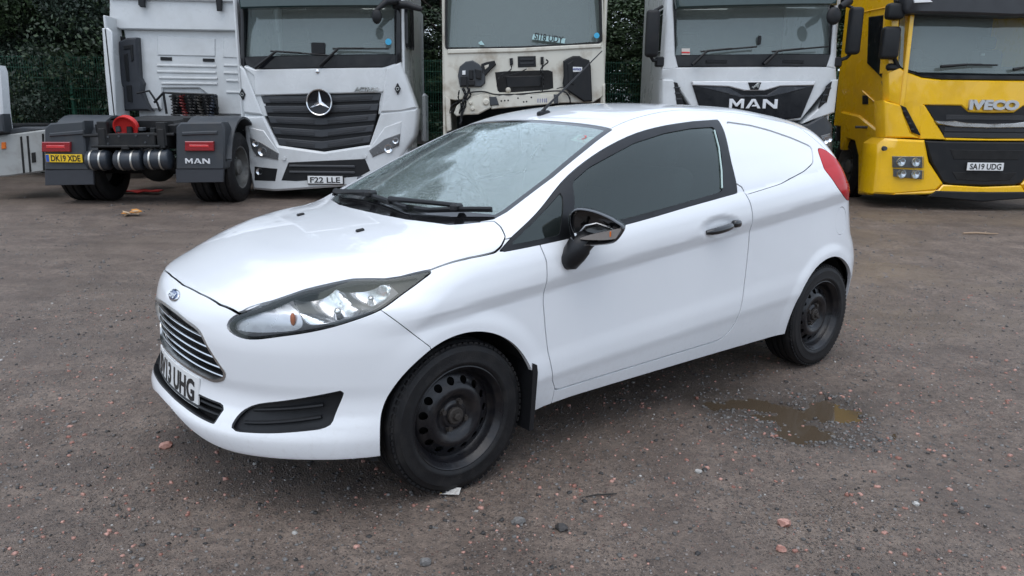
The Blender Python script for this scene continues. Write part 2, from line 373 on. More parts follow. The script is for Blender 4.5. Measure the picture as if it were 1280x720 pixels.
side_prof=hermite([-1,-.5,-.22,-.05,.06,.25,.5,.80,.845,.862,.89,.95,.975,.99,1.05,1.5,2.0,2.4,2.7,3.0,3.3],
                  [.77,.812,.830,.8405,.8412,.8365,.8350,.8345,.8346,.8356,.8395,.8478,.8512,.8524,.8527,.846,.815,.744,.670,.580,.48])
def plan(x,z):
    # side half-width change along the length
    d=-.02*sstep(1.7,2.9,x)-.03*sstep(2.4,3.1,x)*1.0
    d+=.016*gauss(x,0,.42)*sstep(.86,.55,z)          # front haunch
    d+=.020*gauss(x,2.489,.48)*sstep(.98,.60,z)      # rear haunch
    d-=.02*sstep(-.35,-.85,x)
    d-=.055*sstep(1.5,2.7,x)*sstep(.95,1.35,z)       # greenhouse tapers
    return d
def body_f(P):
    x,a,z=P[...,0],np.abs(P[...,1]),P[...,2]
    side=a-(Ys(x,z)+plan(x,z))
    ra=np.minimum(np.hypot(x,z-.30),np.hypot(x-2.489,z-.30)); side=side-.008*sstep(.43,.355,ra)
    side=side+.013*sstep(1.3,.5,np.hypot((x-1.455)/.135,(z-.898)/.047))
    hood=z-(hood_c(x)-.055*a*a*sstep(-.6,-.1,x)-.05*a**4)
    front=(nose_x(z)+.25*a**2+.68*a**4)-x
    low=smax(hood,front,.10)
    wind=(z-(.985+.47*(x-.10-.27*a*a)))*.9
    roof=z-(roof_c(x)-.085*a*a-.10*a**4)
    tail=(x-(tail_x(z)-.16*a**2-.30*a**4))*.95
    cab=smax(smax(wind,roof,.10),tail,.06)
    cab=np.maximum(cab,.82-z)
    top=smin(low,cab,.03)
    rr=.05+.05*sstep(.3,-.3,x)
    b=smax(top,side,.07+.03*sstep(1.0,1.2,z))
    b=smax(b,tail,.14)
    return smax(b,.16-z,.03)
def grad(P,e=1e-4):
    g=np.zeros_like(P)
    for i in range(3):
        d=np.zeros(3);d[i]=e
        g[...,i]=(body_f(P+d)-body_f(P-d))/(2*e)
    return g/np.linalg.norm(g,axis=-1,keepdims=True)

def mesh_tri(name, V, T, N=None):
    me = bpy.data.meshes.new(name); n = len(T)
    me.vertices.add(len(V)); me.vertices.foreach_set('co', np.asarray(V, np.float32).ravel())
    me.loops.add(3 * n); me.loops.foreach_set('vertex_index', np.asarray(T, np.int32).ravel())
    me.polygons.add(n); me.polygons.foreach_set('loop_start', np.arange(0, 3 * n, 3, dtype=np.int32)); me.polygons.foreach_set('loop_total', np.full(n, 3, np.int32))
    me.polygons.foreach_set('use_smooth', np.ones(n, bool)); me.update(calc_edges=True); me.validate()
    if N is not None and len(me.vertices) == len(N): me.normals_split_custom_set_from_vertices(N.tolist())
    return me
def psdf(U, Z, poly):
    P = np.array(poly, float); Q = np.roll(P, -1, 0); d2 = np.full(U.shape, 1e9); ins = np.zeros(U.shape, bool)
    for (ax, ay), (bx, by) in zip(P, Q):
        ex, ey = bx - ax, by - ay; wx, wy = U - ax, Z - ay
        if ex * ex + ey * ey < 1e-14: continue
        t = np.clip((wx * ex + wy * ey) / (ex * ex + ey * ey), 0, 1)
        d2 = np.minimum(d2, (wx - t * ex) ** 2 + (wy - t * ey) ** 2)
        if abs(ey) > 1e-12:
            c = ((ay <= Z) & (by > Z)) | ((ay > Z) & (by <= Z)); ins ^= c & (U < ax + (Z - ay) / ey * ex)
    return np.where(ins, -1, 1) * np.sqrt(d2)
class Surf:
    def __init__(s, V, N, T): s.V, s.N, s.T = V, N, T
    def split(s, d):
        """marching split by the scalar d per vertex -> (d<0 part, d>0 part)"""
        d = np.where(np.abs(d) < 1e-7, 1e-7, d); T = s.T; sg = d[T] < 0; k = sg.sum(1)
        Tin, Tout = T[k == 3], T[k == 0]; V, N = s.V, s.N
        ti, to = [Tin], [Tout]
        mixed = T[(k == 1) | (k == 2)]; km = k[(k == 1) | (k == 2)]
        if len(mixed):
            sgm = d[mixed] < 0; odd = np.where(km[:, None] == 1, sgm, ~sgm).argmax(1); r = np.arange(len(mixed))
            a, b, c = mixed[r, odd], mixed[r, (odd + 1) % 3], mixed[r, (odd + 2) % 3]
            E1 = np.sort(np.stack([a, b], 1), 1); E2 = np.sort(np.stack([a, c], 1), 1)
            E, inv = np.unique(np.vstack([E1, E2]), axis=0, return_inverse=True); inv = inv.ravel()
            t = (d[E[:, 0]] / (d[E[:, 0]] - d[E[:, 1]]))[:, None]
            nV = V[E[:, 0]] * (1 - t) + V[E[:, 1]] * t; nN = N[E[:, 0]] * (1 - t) + N[E[:, 1]] * t
            nN /= np.linalg.norm(nN, axis=1, keepdims=True) + 1e-12
            i1, i2 = inv[:len(mixed)] + len(V), inv[len(mixed):] + len(V)
            V, N = np.vstack([V, nV]), np.vstack([N, nN])
            tri = np.stack([a, i1, i2], 1); q1 = np.stack([i1, b, c], 1); q2 = np.stack([i1, c, i2], 1); one = km == 1
            ti += [tri[one], q1[~one], q2[~one]]; to += [tri[~one], q1[one], q2[one]]
        return Surf(V, N, np.vstack(ti)).pack(), Surf(V, N, np.vstack(to)).pack()
    def pack(s):
        if len(s.T) == 0: return Surf(np.zeros((0, 3)), np.zeros((0, 3)), np.zeros((0, 3), int))
        u, inv = np.unique(s.T, return_inverse=True)
        return Surf(s.V[u], s.N[u], inv.reshape(s.T.shape))
    def x(s): return s.V[:, 0]
    def a(s): return np.abs(s.V[:, 1])
    def z(s): return s.V[:, 2]
    def moved(s, d): return Surf(s.V + s.N * (d[:, None] if hasattr(d, 'shape') else d), s.N, s.T)
    def mirrored(s): m = np.array([1, -1, 1]); return Surf(s.V * m, s.N * m, s.T[:, ::-1])
    def joined(s):
        """both halves welded along y = 0"""
        o = s.mirrored(); n = len(s.V); on = np.abs(s.V[:, 1]) < 1e-5
        idx = np.where(on, np.arange(n), np.arange(n) + n)
        V = np.vstack([s.V, o.V]); N = np.vstack([s.N, o.N]); N[:n][on, 1] = 0
        return Surf(V, N, np.vstack([s.T, idx[o.T]])).pack()
    def rim(s, thick, tol=1e-5):
        """turn the open border inwards by `thick` as a wall of its own vertices"""
        T = s.T; E = np.vstack([T[:, [0, 1]], T[:, [1, 2]], T[:, [2, 0]]]); key = np.sort(E, 1)
        _, inv, cnt = np.unique(key, axis=0, return_inverse=True, return_counts=True); Eb = E[cnt[inv.ravel()] == 1]
        if len(Eb) == 0: return s
        u, inv = np.unique(Eb, return_inverse=True); inv = inv.reshape(Eb.shape); n = len(s.V); m = len(u)
        top, bot = s.V[u], s.V[u] - s.N[u] * thick
        fn = np.cross(top[inv[:, 1]] - top[inv[:, 0]], s.N[u][inv[:, 0]]); vn = np.zeros((m, 3))
        np.add.at(vn, inv[:, 0], fn); np.add.at(vn, inv[:, 1], fn); vn /= np.linalg.norm(vn, axis=1, keepdims=True) + 1e-12
        a, b = inv[:, 0] + n, inv[:, 1] + n
        T2 = np.vstack([np.stack([b, a, a + m], 1), np.stack([b, a + m, b + m], 1)])
        return Surf(np.vstack([s.V, top, bot]), np.vstack([s.N, vn, vn]), np.vstack([T, T2]))
def emit(name, s, m, parent, thick=.012, both=None):
    """link a surface piece; both='join' welds the halves, 'pair' makes a second object on the other side"""
    if both == 'join': s = s.joined()
    if both == 'pair':
        return [emit(name, s, m, parent, thick), emit(name, s.mirrored(), m, parent, thick)]
    w = s.rim(thick) if thick else s
    return link(name, mesh_tri(name, w.V, w.T, w.N), m, parent)

def ray_solve(O, D, t1):
    lo = np.zeros(len(O)); hi = np.full(len(O), t1)
    for _ in range(9):
        m = .5 * (lo + hi); ins = body_f(O + m[:, None] * D) < 0
        lo = np.where(ins, m, lo); hi = np.where(ins, hi, m)
    fl, fh = body_f(O + lo[:, None] * D), body_f(O + hi[:, None] * D)
    for _ in range(6):
        t = np.clip(lo - fl * (hi - lo) / (fh - fl + 1e-15), lo, hi); ft = body_f(O + t[:, None] * D); ins = ft < 0
        lo, fl, fh = np.where(ins, t, lo), np.where(ins, ft, fl * .5), np.where(ins, fh * .5, fh)
        hi, fh = np.where(ins, hi, t), np.where(ins, fh, ft); fl = np.where(ins, fl, fl)
    return O + t[:, None] * D
def base_surface(nphi, dx, ncap):
    A, Bx = np.array([-.35, 0, .55]), np.array([2.5, 0, .75]); st = []
    for k in range(ncap): al = math.pi / 2 * (1 - k / ncap); st.append((A, al, -1))
    nx = int((Bx[0] - A[0]) / dx)
    for k in range(nx + 1): st.append((A + (Bx - A) * k / nx, 0, -1))
    for k in range(1, ncap + 1): st.append((Bx, math.pi / 2 * k / ncap, 1))
    ph = np.linspace(0, math.pi, nphi + 1); O = []; D = []
    for o, al, sx in st:
        ca, sa = math.cos(al), math.sin(al)
        D.append(np.stack([np.full(nphi + 1, sx * sa), -ca * np.sin(ph), ca * np.cos(ph)], 1)); O.append(np.tile(o, (nphi + 1, 1)))
    O = np.vstack(O); D = np.vstack(D); D[np.abs(D[:, 1]) < 1e-9, 1] = 0
    V = ray_solve(O, D, 2.2); N = grad(V); ns = len(st); w = nphi + 1
    i, j = np.meshgrid(np.arange(ns - 1), np.arange(nphi), indexing='ij'); q = (i * w + j).ravel()
    alt = ((i + j) % 2 == 0).ravel()
    a, b, c, d = q, q + 1, q + w + 1, q + w
    T = np.vstack([np.stack([a, d, c], 1)[alt], np.stack([a, c, b], 1)[alt], np.stack([a, d, b], 1)[~alt], np.stack([d, c, b], 1)[~alt]])
    fn = np.cross(V[T[:, 1]] - V[T[:, 0]], V[T[:, 2]] - V[T[:, 0]])
    ok = np.linalg.norm(fn, axis=1) > 1e-9; T, fn = T[ok], fn[ok]
    fl = (fn * N[T].mean(1)).sum(1) < 0; T[fl] = T[fl][:, ::-1]
    return Surf(V, N, T)
def probe(p, d, t1=1.5):
    """point of the body surface seen from p along d"""
    p, d = np.array(p, float), np.array(d, float); t = np.linspace(0, t1, 120)
    for k in range(4):
        v = body_f(p + t[:, None] * d); i = np.where(v < 0)[0]
        if len(i) == 0: return p
        j = max(i[0], 1); t0, t1_ = t[j - 1], t[j]
        if k == 3: break
        t = np.linspace(t0, t1_, 24)
    w = v[j - 1] / (v[j - 1] - v[j]); return p + (t0 + (t1_ - t0) * w) * d
def on_front(y, z): return probe((-1.3, y, z), (1, 0, 0))
def on_side(x, z): return probe((x, -1.3, z), (0, 1, 0))
def on_top(x, y): return probe((x, y, 1.9), (0, 0, -1))

# outlines (side view x,z / top view x,a / front view a,z), metres
WIN_OUT_ = [(.177, .903), (.5, .925), (.9, .962), (1.25, 1.004), (1.612, 1.045), (1.63, 1.13), (1.655, 1.214), (1.70, 1.30), (1.745, 1.386), (1.53, 1.377), (1.306, 1.357), (1.1, 1.325), (.907, 1.273), (.74, 1.21), (.579, 1.134), (.40, 1.03), (.26, .955)]
WIN_OUT = catmull(WIN_OUT_[:5], 3)[:-1] + WIN_OUT_[4:5] + catmull(WIN_OUT_[5:9], 3) + catmull(WIN_OUT_[9:], 3)
WIN_IN = rounded([(.545, .952), (.619, 1.134), (.74, 1.19), (.87, 1.232), (1.05, 1.285), (1.275, 1.325), (1.48, 1.346), (1.66, 1.352), (1.61, 1.25), (1.55, 1.14), (1.505, 1.058), (1.25, 1.026), (.9, .985)], .02, 2)
WIN_TRI = rounded([(.235, .926), (.552, 1.103), (.478, .942)], .012, 2)
QUARTER = rounded([(1.79, 1.378), (2.0, 1.36), (2.15, 1.334), (2.32, 1.292), (2.452, 1.245), (2.36, 1.165), (2.231, 1.125), (1.972, 1.072), (1.66, 1.034), (1.70, 1.16)], .03, 3)
LAMP_R = catmull([(2.50, 1.232), (2.452, 1.185), (2.43, 1.125), (2.47, 1.06), (2.54, 1.0), (2.64, .955), (2.72, .940), (2.78, .955), (2.77, 1.04), (2.70, 1.11), (2.61, 1.185), (2.56, 1.225)], 4, True)
HEAD = catmull([(-.700, .690), (-.67, .729), (-.577, .776), (-.479, .809), (-.338, .842), (-.251, .846), (-.202, .850), (-.100, .864), (-.15, .836), (-.214, .804), (-.307, .757), (-.394, .724), (-.483, .695), (-.587, .670), (-.660, .652), (-.695, .663)], 4, True)
HOOD = [(-.722, -.1), (-.722, 0), (-.714, .186), (-.698, .359), (-.670, .469), (-.577, .533), (-.479, .577), (-.338, .657), (-.251, .726), (-.202, .751), (-.1, .784), (.032, .7985), (.165, .806), (.20, .800), (.232, .784), (.248, .73), (.256, .68), (.216, .62), (.150, .53), (.088, .31), (.070, .15), (.066, 0), (.066, -.1)]
SCREEN = [(.070, -.1), (.070, 0), (.074, .15), (.092, .31), (.154, .53), (.219, .62), (.262, .668), (.32, .678), (.573, .655), (.80, .61), (1.005, .563), (1.0, .46), (.985, .25), (.98, 0), (.98, -.1)]
GRILLE = rounded([(-.2, .678), (.10, .675), (.27, .657), (.315, .642), (.432, .515), (.415, .485), (.36, .463), (.24, .468), (-.2, .472)], [0, .05, .04, .05, .03, .03, .04, .03, 0], 3)
INTAKE = rounded([(-.2, .402), (.40, .398), (.42, .385), (.405, .328), (.2, .338), (-.2, .345)], [0, .012, .006, .008, 0, 0], 2)
FOG = rounded([(-.735, .322), (-.712, .365), (-.661, .421), (-.425, .487), (-.433, .452), (-.471, .364), (-.505, .350), (-.635, .332)], [.03, .03, .06, .02, .02, .03, .03, .03], 3)
DOOR_ = [(.370, .99), (.372, .90), (.383, .85), (.377, .685), (.388, .58), (.403, .485), (.435, .36), (.452, .318), (.485, .305), (1.0, .312), (1.50, .320), (1.565, .328), (1.63, .365), (1.660, .42), (1.685, .52), (1.697, .62), (1.706, .75), (1.706, .852), (1.697, .93), (1.68, 1.0), (1.655, 1.07), (1.5, 1.15)]
DOOR = DOOR_[:3] + catmull(DOOR_[3:9], 4)[:-1] + DOOR_[8:10] + catmull(DOOR_[10:21], 4) + DOOR_[21:]
BUMPER = [(-1.2, .05), (-1.2, .95), (-.5, .95), (-.307, .757), (-.254, .707), (-.15, .612), (-.1, .45), (-.1, .05)]
FENDER = [(-.5, .95), (-.307, .757), (-.254, .707), (-.15, .612), (-.1, .45), (-.1, .05), (.46, .05), (.46, .318), (.435, .36), (.403, .485), (.388, .58), (.377, .685), (.383, .85), (.372, .90), (.37, .97), (.16, .935)]
TAILGATE = [(2.47, 1.6), (2.515, 1.33), (2.58, 1.21), (2.74, .95), (2.80, .68), (3.5, .68), (3.5, 1.6)]
RBUMPER = [(2.75, .05), (2.79, .50), (2.80, .68), (3.5, .68), (3.5, .05)]
arail = hermite([.9, 1.0, 1.22, 1.54, 1.86, 2.25, 2.6], [.56, .55, .527, .502, .50, .515, .54])

def car_paint(name, col):
    m, nt, b = new_mat(name)
    n = noise(nt, 3.0, 7, .65, distort=.6)              # patches of standing rain film
    film = ramp(nt, n.outputs[0], .50, 0., .53, 1.)
    rr = nd(nt, 'ShaderNodeMapRange'); rr.inputs[3].default_value = .02; rr.inputs[4].default_value = .10
    nt.links.new(film.outputs[0], rr.inputs[0]); nt.links.new(rr.outputs[0], b.inputs['Coat Roughness'])
    b.inputs['Coat Weight'].default_value = 1; b.inputs['Roughness'].default_value = .38; b.inputs['Coat IOR'].default_value = 1.45
    g = noise(nt, 1.7, 6, .6); gr = ramp(nt, g.outputs[0], .45, 0., .8, .22)
    c0 = mix(nt, gr.outputs[0], col, tuple(c * .82 for c in col))
    # thrown-up road dirt: speckle on the lower panels
    tz = nd(nt, 'ShaderNodeTexCoord'); sx = nd(nt, 'ShaderNodeSeparateXYZ'); nt.links.new(tz.outputs['Object'], sx.inputs[0]); hz = nd(nt, 'ShaderNodeMapRange'); hz.inputs[1].default_value = .52; hz.inputs[2].default_value = .24; nt.links.new(sx.outputs[2], hz.inputs[0])
    ns = noise(nt, 38, 6, .75); sp = ramp(nt, ns.outputs[0], .52, 0., .74, .22); md = nd(nt, 'ShaderNodeMath', operation='MULTIPLY'); nt.links.new(hz.outputs[0], md.inputs[0]); nt.links.new(sp.outputs[0], md.inputs[1])
    nt.links.new(mix(nt, md.outputs[0], c0, (.42, .37, .32)), b.inputs['Base Color'])
    v = nd(nt, 'ShaderNodeTexVoronoi'); v.inputs['Scale'].default_value = 150; tc = nd(nt, 'ShaderNodeTexCoord'); nt.links.new(tc.outputs['Object'], v.inputs['Vector'])
    dr = ramp(nt, v.outputs['Distance'], .18, 1., .34, 0.)
    m2 = nd(nt, 'ShaderNodeMath', operation='MULTIPLY'); nt.links.new(dr.outputs[0], m2.inputs[0]); nt.links.new(film.outputs[0], m2.inputs[1])
    bn = nd(nt, 'ShaderNodeBump'); bn.inputs['Strength'].default_value = .10; bn.inputs['Distance'].default_value = .002; nt.links.new(m2.outputs[0], bn.inputs['Height']); nt.links.new(bn.outputs[0], b.inputs['Coat Normal'])
    return m
def glass(name, tint, rough=.01, drops=0., sky_veil=0., refl=1.0):
    """thin window sheet: tinted see-through + mirror by fresnel; optional rain drops"""
    m = bpy.data.materials.new(name); m.use_nodes = True; nt = m.node_tree; nt.nodes.clear()
    out = nd(nt, 'ShaderNodeOutputMaterial'); tr = nd(nt, 'ShaderNodeBsdfTransparent'); gl = nd(nt, 'ShaderNodeBsdfGlossy'); fr = nd(nt, 'ShaderNodeFresnel'); mx = nd(nt, 'ShaderNodeMixShader')
    tr.inputs[0].default_value = c4(tint); gl.inputs['Roughness'].default_value = rough; gl.inputs['Color'].default_value = (.90, 1., .97, 1); fr.inputs[0].default_value = 1.52
    src = tr.outputs[0]
    if sky_veil:
        df = nd(nt, 'ShaderNodeBsdfDiffuse'); df.inputs[0].default_value = (.70, .83, .79, 1); m0 = nd(nt, 'ShaderNodeMixShader'); m0.inputs[0].default_value = sky_veil  # pale diffuse veil puts reflected sky into the pane's own colour
        nt.links.new(tr.outputs[0], m0.inputs[1]); nt.links.new(df.outputs[0], m0.inputs[2]); src = m0.outputs[0]
    ml = nd(nt, 'ShaderNodeMath', operation='MULTIPLY'); ml.inputs[1].default_value = 1.7 * refl; ml.use_clamp = True      # two faces of the pane
    nt.links.new(fr.outputs[0], ml.inputs[0]); nt.links.new(ml.outputs[0], mx.inputs[0]); nt.links.new(src, mx.inputs[1]); nt.links.new(gl.outputs[0], mx.inputs[2]); nt.links.new(mx.outputs[0], out.inputs[0])
    if drops:
        tc = nd(nt, 'ShaderNodeTexCoord'); v = nd(nt, 'ShaderNodeTexVoronoi'); v.inputs['Scale'].default_value = 170; nt.links.new(tc.outputs['Object'], v.inputs['Vector'])
        dr = ramp(nt, v.outputs['Distance'], .05, 1., .42, 0.)
        v2 = nd(nt, 'ShaderNodeTexVoronoi'); v2.inputs['Scale'].default_value = 70; nt.links.new(tc.outputs['Object'], v2.inputs['Vector'])
        dr2 = ramp(nt, v2.outputs['Distance'], .04, 1., .30, 0.)
        ad = nd(nt, 'ShaderNodeMath', operation='ADD'); nt.links.new(dr.outputs[0], ad.inputs[0]); nt.links.new(dr2.outputs[0], ad.inputs[1])
        bn = nd(nt, 'ShaderNodeBump'); bn.inputs['Strength'].default_value = drops; bn.inputs['Distance'].default_value = .004; nt.links.new(ad.outputs[0], bn.inputs['Height'])
        nt.links.new(bn.outputs[0], gl.inputs['Normal']); nt.links.new(bn.outputs[0], fr.inputs['Normal'])
    return m
M_PAINT = car_paint('white_car_paint', (.80, .82, .84))
M_BLACK = mat('black_plastic', (.010, .0105, .012), .45, spec=.35, bmp=.15, bscale=400)
M_GLOSSBLACK = mat('gloss_black_plastic', (.008, .008, .009), .12, coat=.6)
M_TRIM = mat('black_window_trim', (.012, .013, .015), .38, spec=.35)
M_CHROME = mat('chrome', (.75, .76, .77), .10, 1, dirt_amt=.2)
M_SATIN = mat('satin_chrome', (.55, .55, .54), .28, 1)
M_RUBBER = mat('tyre_rubber', (.009, .009, .010), .6, spec=.3, dirt=(.050, .045, .040), dirt_amt=.4, dscale=14, bmp=.35, bscale=160)
M_STEEL = mat('black_steel_rim', (.008, .008, .010), .36, spec=.35, coat=.15, dirt=(.045, .036, .03), dirt_amt=.5, dscale=16, bmp=.3, bscale=90)
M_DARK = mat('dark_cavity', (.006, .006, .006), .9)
M_RUST = mat('rusty_hub', (.05, .043, .038), .7, .4, bmp=.5, bscale=120)
M_PLATEW = mat('white_number_plate', (.78, .79, .78), .35, dirt=(.5, .5, .48))
M_PLATEY = mat('yellow_number_plate', (.80, .52, .02), .35)
M_INK = mat('plate_ink', (.01, .01, .01), .4)
M_SEAT = mat('dark_seat_cloth', (.03, .032, .035), .9, bmp=.4, bscale=300)
M_DASH = mat('dash_plastic', (.02, .021, .022), .6)
M_ORANGE = mat('amber_lens', (.75, .18, .03), .2)
M_REDLENS = mat('red_lens', (.48, .002, .006), .15, spec=.2, dirt=(.30, .002, .004))
M_CLEARLENS = glass('clear_lens', (.97, .97, .98), refl=.55)
M_SIDEGLASS = glass('side_window_glass', (.42, .50, .48), .02, sky_veil=.02, refl=.75)
M_SCREEN = glass('wet_windscreen', (.52, .68, .62), .06, drops=.34, sky_veil=.22, refl=1.5)

CARYAW = 38.40333
_c, _s = math.cos(R(CARYAW)), math.sin(R(CARYAW)); _C = (-1.49138, -3.00055)
CAR = thing('small_van', 'white three-door small panel van with black steel wheels standing on the gravel yard', 'van', (-(_C[0] * _c - _C[1] * _s), -(_C[0] * _s + _C[1] * _c), 0), R(CARYAW))
def build_car():
    base = base_surface(230, .0115, 66); s = base
    P = {}
    def cut(d_of, g=0.0):
        nonlocal s
        i, _ = s.split(d_of(s) + g); 
        if g: _, s2 = s.split(d_of(s) - g)
        else: s2 = _
        s = s2; return i
    arch_f = lambda q: np.maximum(np.hypot(q.x(), q.z() - .30) - .338, .5 - q.a())
    arch_r = lambda q: np.maximum(np.hypot(q.x() - 2.489, q.z() - .30) - .345, .5 - q.a())
    cut(arch_f); cut(arch_r); cut(lambda q: q.z() - .240 - .01 * sstep(.3, .6, q.x()) - .070 * sstep(.50, .05, q.a()) * sstep(-.45, -.70, q.x()))
    scr = lambda q: np.maximum(psdf(q.x(), q.a(), SCREEN), .9 - q.z())
    screen = cut(scr, .0015)
    hood = cut(lambda q: np.maximum(psdf(q.x(), q.a(), HOOD), .6 - q.z()), .0028)
    head = cut(lambda q: np.maximum(psdf(q.x(), q.z(), HEAD), .3 - q.a()), .0018)
    gr = cut(lambda q: np.maximum(psdf(q.a(), q.z(), GRILLE), q.x() + .5))
    it = cut(lambda q: np.maximum(psdf(q.a(), q.z(), INTAKE), q.x() + .5))
    fog = cut(lambda q: np.maximum(psdf(q.x(), q.z(), FOG), .3 - q.a()))
    frame = cut(lambda q: np.maximum(psdf(q.x(), q.z(), WIN_OUT), .45 - q.a()), .0012)
    quarter = cut(lambda q: np.maximum(psdf(q.x(), q.z(), QUARTER), .45 - q.a()), .002)
    lamp = cut(lambda q: np.maximum(psdf(q.x(), q.z(), LAMP_R), .45 - q.a()), .0015)
    bumper = cut(lambda q: psdf(q.x(), q.z(), BUMPER), .0013)
    fender = cut(lambda q: np.maximum(psdf(q.x(), q.z(), FENDER), .45 - q.a()), .0018)
    door = cut(lambda q: np.maximum(psdf(q.x(), q.z(), DOOR), .45 - q.a()), .004)
    fuel = cut(lambda q: np.maximum(np.hypot((q.x() - 2.60) / .85, q.z() - .835) - .078, .45 - q.a()), .0014)
    roof = cut(lambda q: np.maximum(np.maximum(q.a() - arail(q.x()), 1.15 - q.z()), psdf(q.x(), q.z(), [(.5, 1.0), (.5, 1.7), (2.47, 1.7), (2.515, 1.33), (2.5, 1.0)])), .0022)
    tail = cut(lambda q: psdf(q.x(), q.z(), TAILGATE), .0035)
    rbump = cut(lambda q: psdf(q.x(), q.z(), RBUMPER), .0015)
    # painted panels
    emit('bonnet', hood, M_PAINT, CAR, .015, 'join'); bumper_o = emit('front_bumper', bumper, M_PAINT, CAR, .02, 'join')
    emit('front_wing', fender, M_PAINT, CAR, .02, 'pair'); emit('roof_panel', roof, M_PAINT, CAR, .01, 'join')
    emit('tailgate', tail, M_PAINT, CAR, .012, 'join'); emit('rear_bumper', rbump, M_PAINT, CAR, .015, 'join')
    sides = emit('body_side', s, M_PAINT, CAR, .018, 'pair'); doors = emit('door', door, M_PAINT, CAR, .014, 'pair')
    emit('fuel_flap', fuel.moved(-.001), M_PAINT, sides[0], .006)
    for q, sd_ in ((quarter, sides[0]), (quarter.mirrored(), sides[1])): emit('blanked_quarter_window', q.moved(-.006), M_PAINT, sd_, .01)
    # windscreen with its black border
    clear, frit = screen.split(psdf(screen.x(), screen.a(), SCREEN) + .030)
    low, clear2 = clear.split((clear.x() - .10 - .27 * clear.a() ** 2) - .075)
    ws = emit('windscreen', clear2.moved(-.003), M_SCREEN, CAR, 0, 'join')
    emit('screen_border', Surf(np.vstack([frit.V, low.V]), np.vstack([frit.N, low.N]), np.vstack([frit.T, low.T + len(frit.V)])).moved(-.003), M_GLOSSBLACK, ws, .006, 'join')
    # side windows
    main, fr = frame.split(psdf(frame.x(), frame.z(), WIN_IN)); tri, fr = fr.split(psdf(fr.x(), fr.z(), WIN_TRI))
    for k, dd in enumerate(doors):
        mi = (lambda q: q) if k == 0 else (lambda q: q.mirrored())
        fo = emit('window_frame', mi(fr), M_TRIM, dd, .012); emit('window_glass', mi(main.moved(-.005)), M_SIDEGLASS, dd, 0); emit('quarter_glass', mi(tri.moved(-.005)), M_SIDEGLASS, dd, 0)
    # tail lamps
    for q in (lamp, lamp.mirrored()): emit('tail_lamp', q.moved(.002), M_REDLENS, CAR, .012)
    # headlamps
    m_house = mat('headlamp_housing', (.17, .173, .178), .45, 0, dirt_amt=.1); m_bowl = mat('headlamp_reflector', (.86, .88, .90), .24, .85, dirt_amt=.1)
    BOWL = catmull([(-.505, .708), (-.52, .768), (-.47, .800), (-.36, .831), (-.25, .838), (-.232, .826), (-.262, .785), (-.33, .750), (-.42, .722)], 4, True)
    IND = catmull([(-.678, .672), (-.655, .722), (-.60, .758), (-.55, .776), (-.53, .77), (-.522, .700), (-.59, .678)], 4, True)
    for k in (0, 1):
        mi = (lambda q: q) if k == 0 else (lambda q: q.mirrored())
        hl = emit('headlamp', mi(head), M_CLEARLENS, CAR, 0)
        inner = head.moved(-.016); dB = psdf(inner.x(), inner.z(), BOWL); 
        bowl, rest = inner.split(dB); ind, rest = rest.split(psdf(rest.x(), rest.z(), IND))
        cor, rest = rest.split(-(rest.x() + .235 + (rest.z() - .82) * .5)); emit('housing_corner', mi(cor), M_BLACK, hl, .0)
        emit('housing', mi(rest.rim(.02)), m_house, hl, .0)
        rimS, _ = head.moved(-.004).split(-(psdf(head.x(), head.z(), HEAD) + .008)); emit('lamp_seal', mi(rimS), M_BLACK, hl, .012)
        db = -psdf(bowl.x(), bowl.z(), BOWL)
        r1 = np.hypot((bowl.x() + .425) / .085, (bowl.z() - .765) / .055); r2 = np.hypot((bowl.x() + .315) / .075, (bowl.z() - .80) / .045)
        dep = .012 + .055 * np.maximum(np.clip(1 - r1 ** 2, 0, 1), np.clip(1 - r2 ** 2, 0, 1)) ** .8
        bw = bowl.moved(-dep); fn = np.cross(bw.V[bw.T[:, 1]] - bw.V[bw.T[:, 0]], bw.V[bw.T[:, 2]] - bw.V[bw.T[:, 0]]); vn = np.zeros_like(bw.V)
        for c in range(3): np.add.at(vn, bw.T[:, c], fn)
        bw.N = vn / (np.linalg.norm(vn, axis=1, keepdims=True) + 1e-12); emit('reflector', mi(bw), m_bowl, hl, 0)
        # bulb shields in the two bowls and the ribbed indicator with its amber bulb
        for (px, pz, rr) in ((-.425, .765, .020), (-.315, .80, .016)):
            p = on_side(px, pz); n = grad(p[None])[0]; p2 = p - n * .05; p3 = p - n * .026
            if k: p2, p3 = p2 * (1, -1, 1), p3 * (1, -1, 1)
            B().cyl(tuple(p2), tuple(p3), rr, rr * .7, 16).ball(tuple(p3), rr * .7, 12).done('bulb_shield', m_bowl, hl)
        emit('indicator_reflector', mi(ind.moved(-.004 - .004 * np.sin(ind.x() * 700))), mat('indicator_reflector', (.74, .76, .78), .3, .5, dirt_amt=.1), hl, 0)
        p = on_side(-.552, .728); n = grad(p[None])[0]; q = p - n * .014
        if k: q = q * (1, -1, 1)
        B().ball(tuple(q), .012, 12, (.8, .8, 1.9)).done('indicator_bulb', M_ORANGE, hl)
    # grille: black cavity, chrome slats, surround
    gro = emit('grille', gr.moved(-.055), M_DARK, CAR, 0, 'join')
    _, ring = gr.split(psdf(gr.a(), gr.z(), GRILLE) + .010); emit('grille_surround', ring.moved(.002), M_SATIN, gro, .05, 'join')
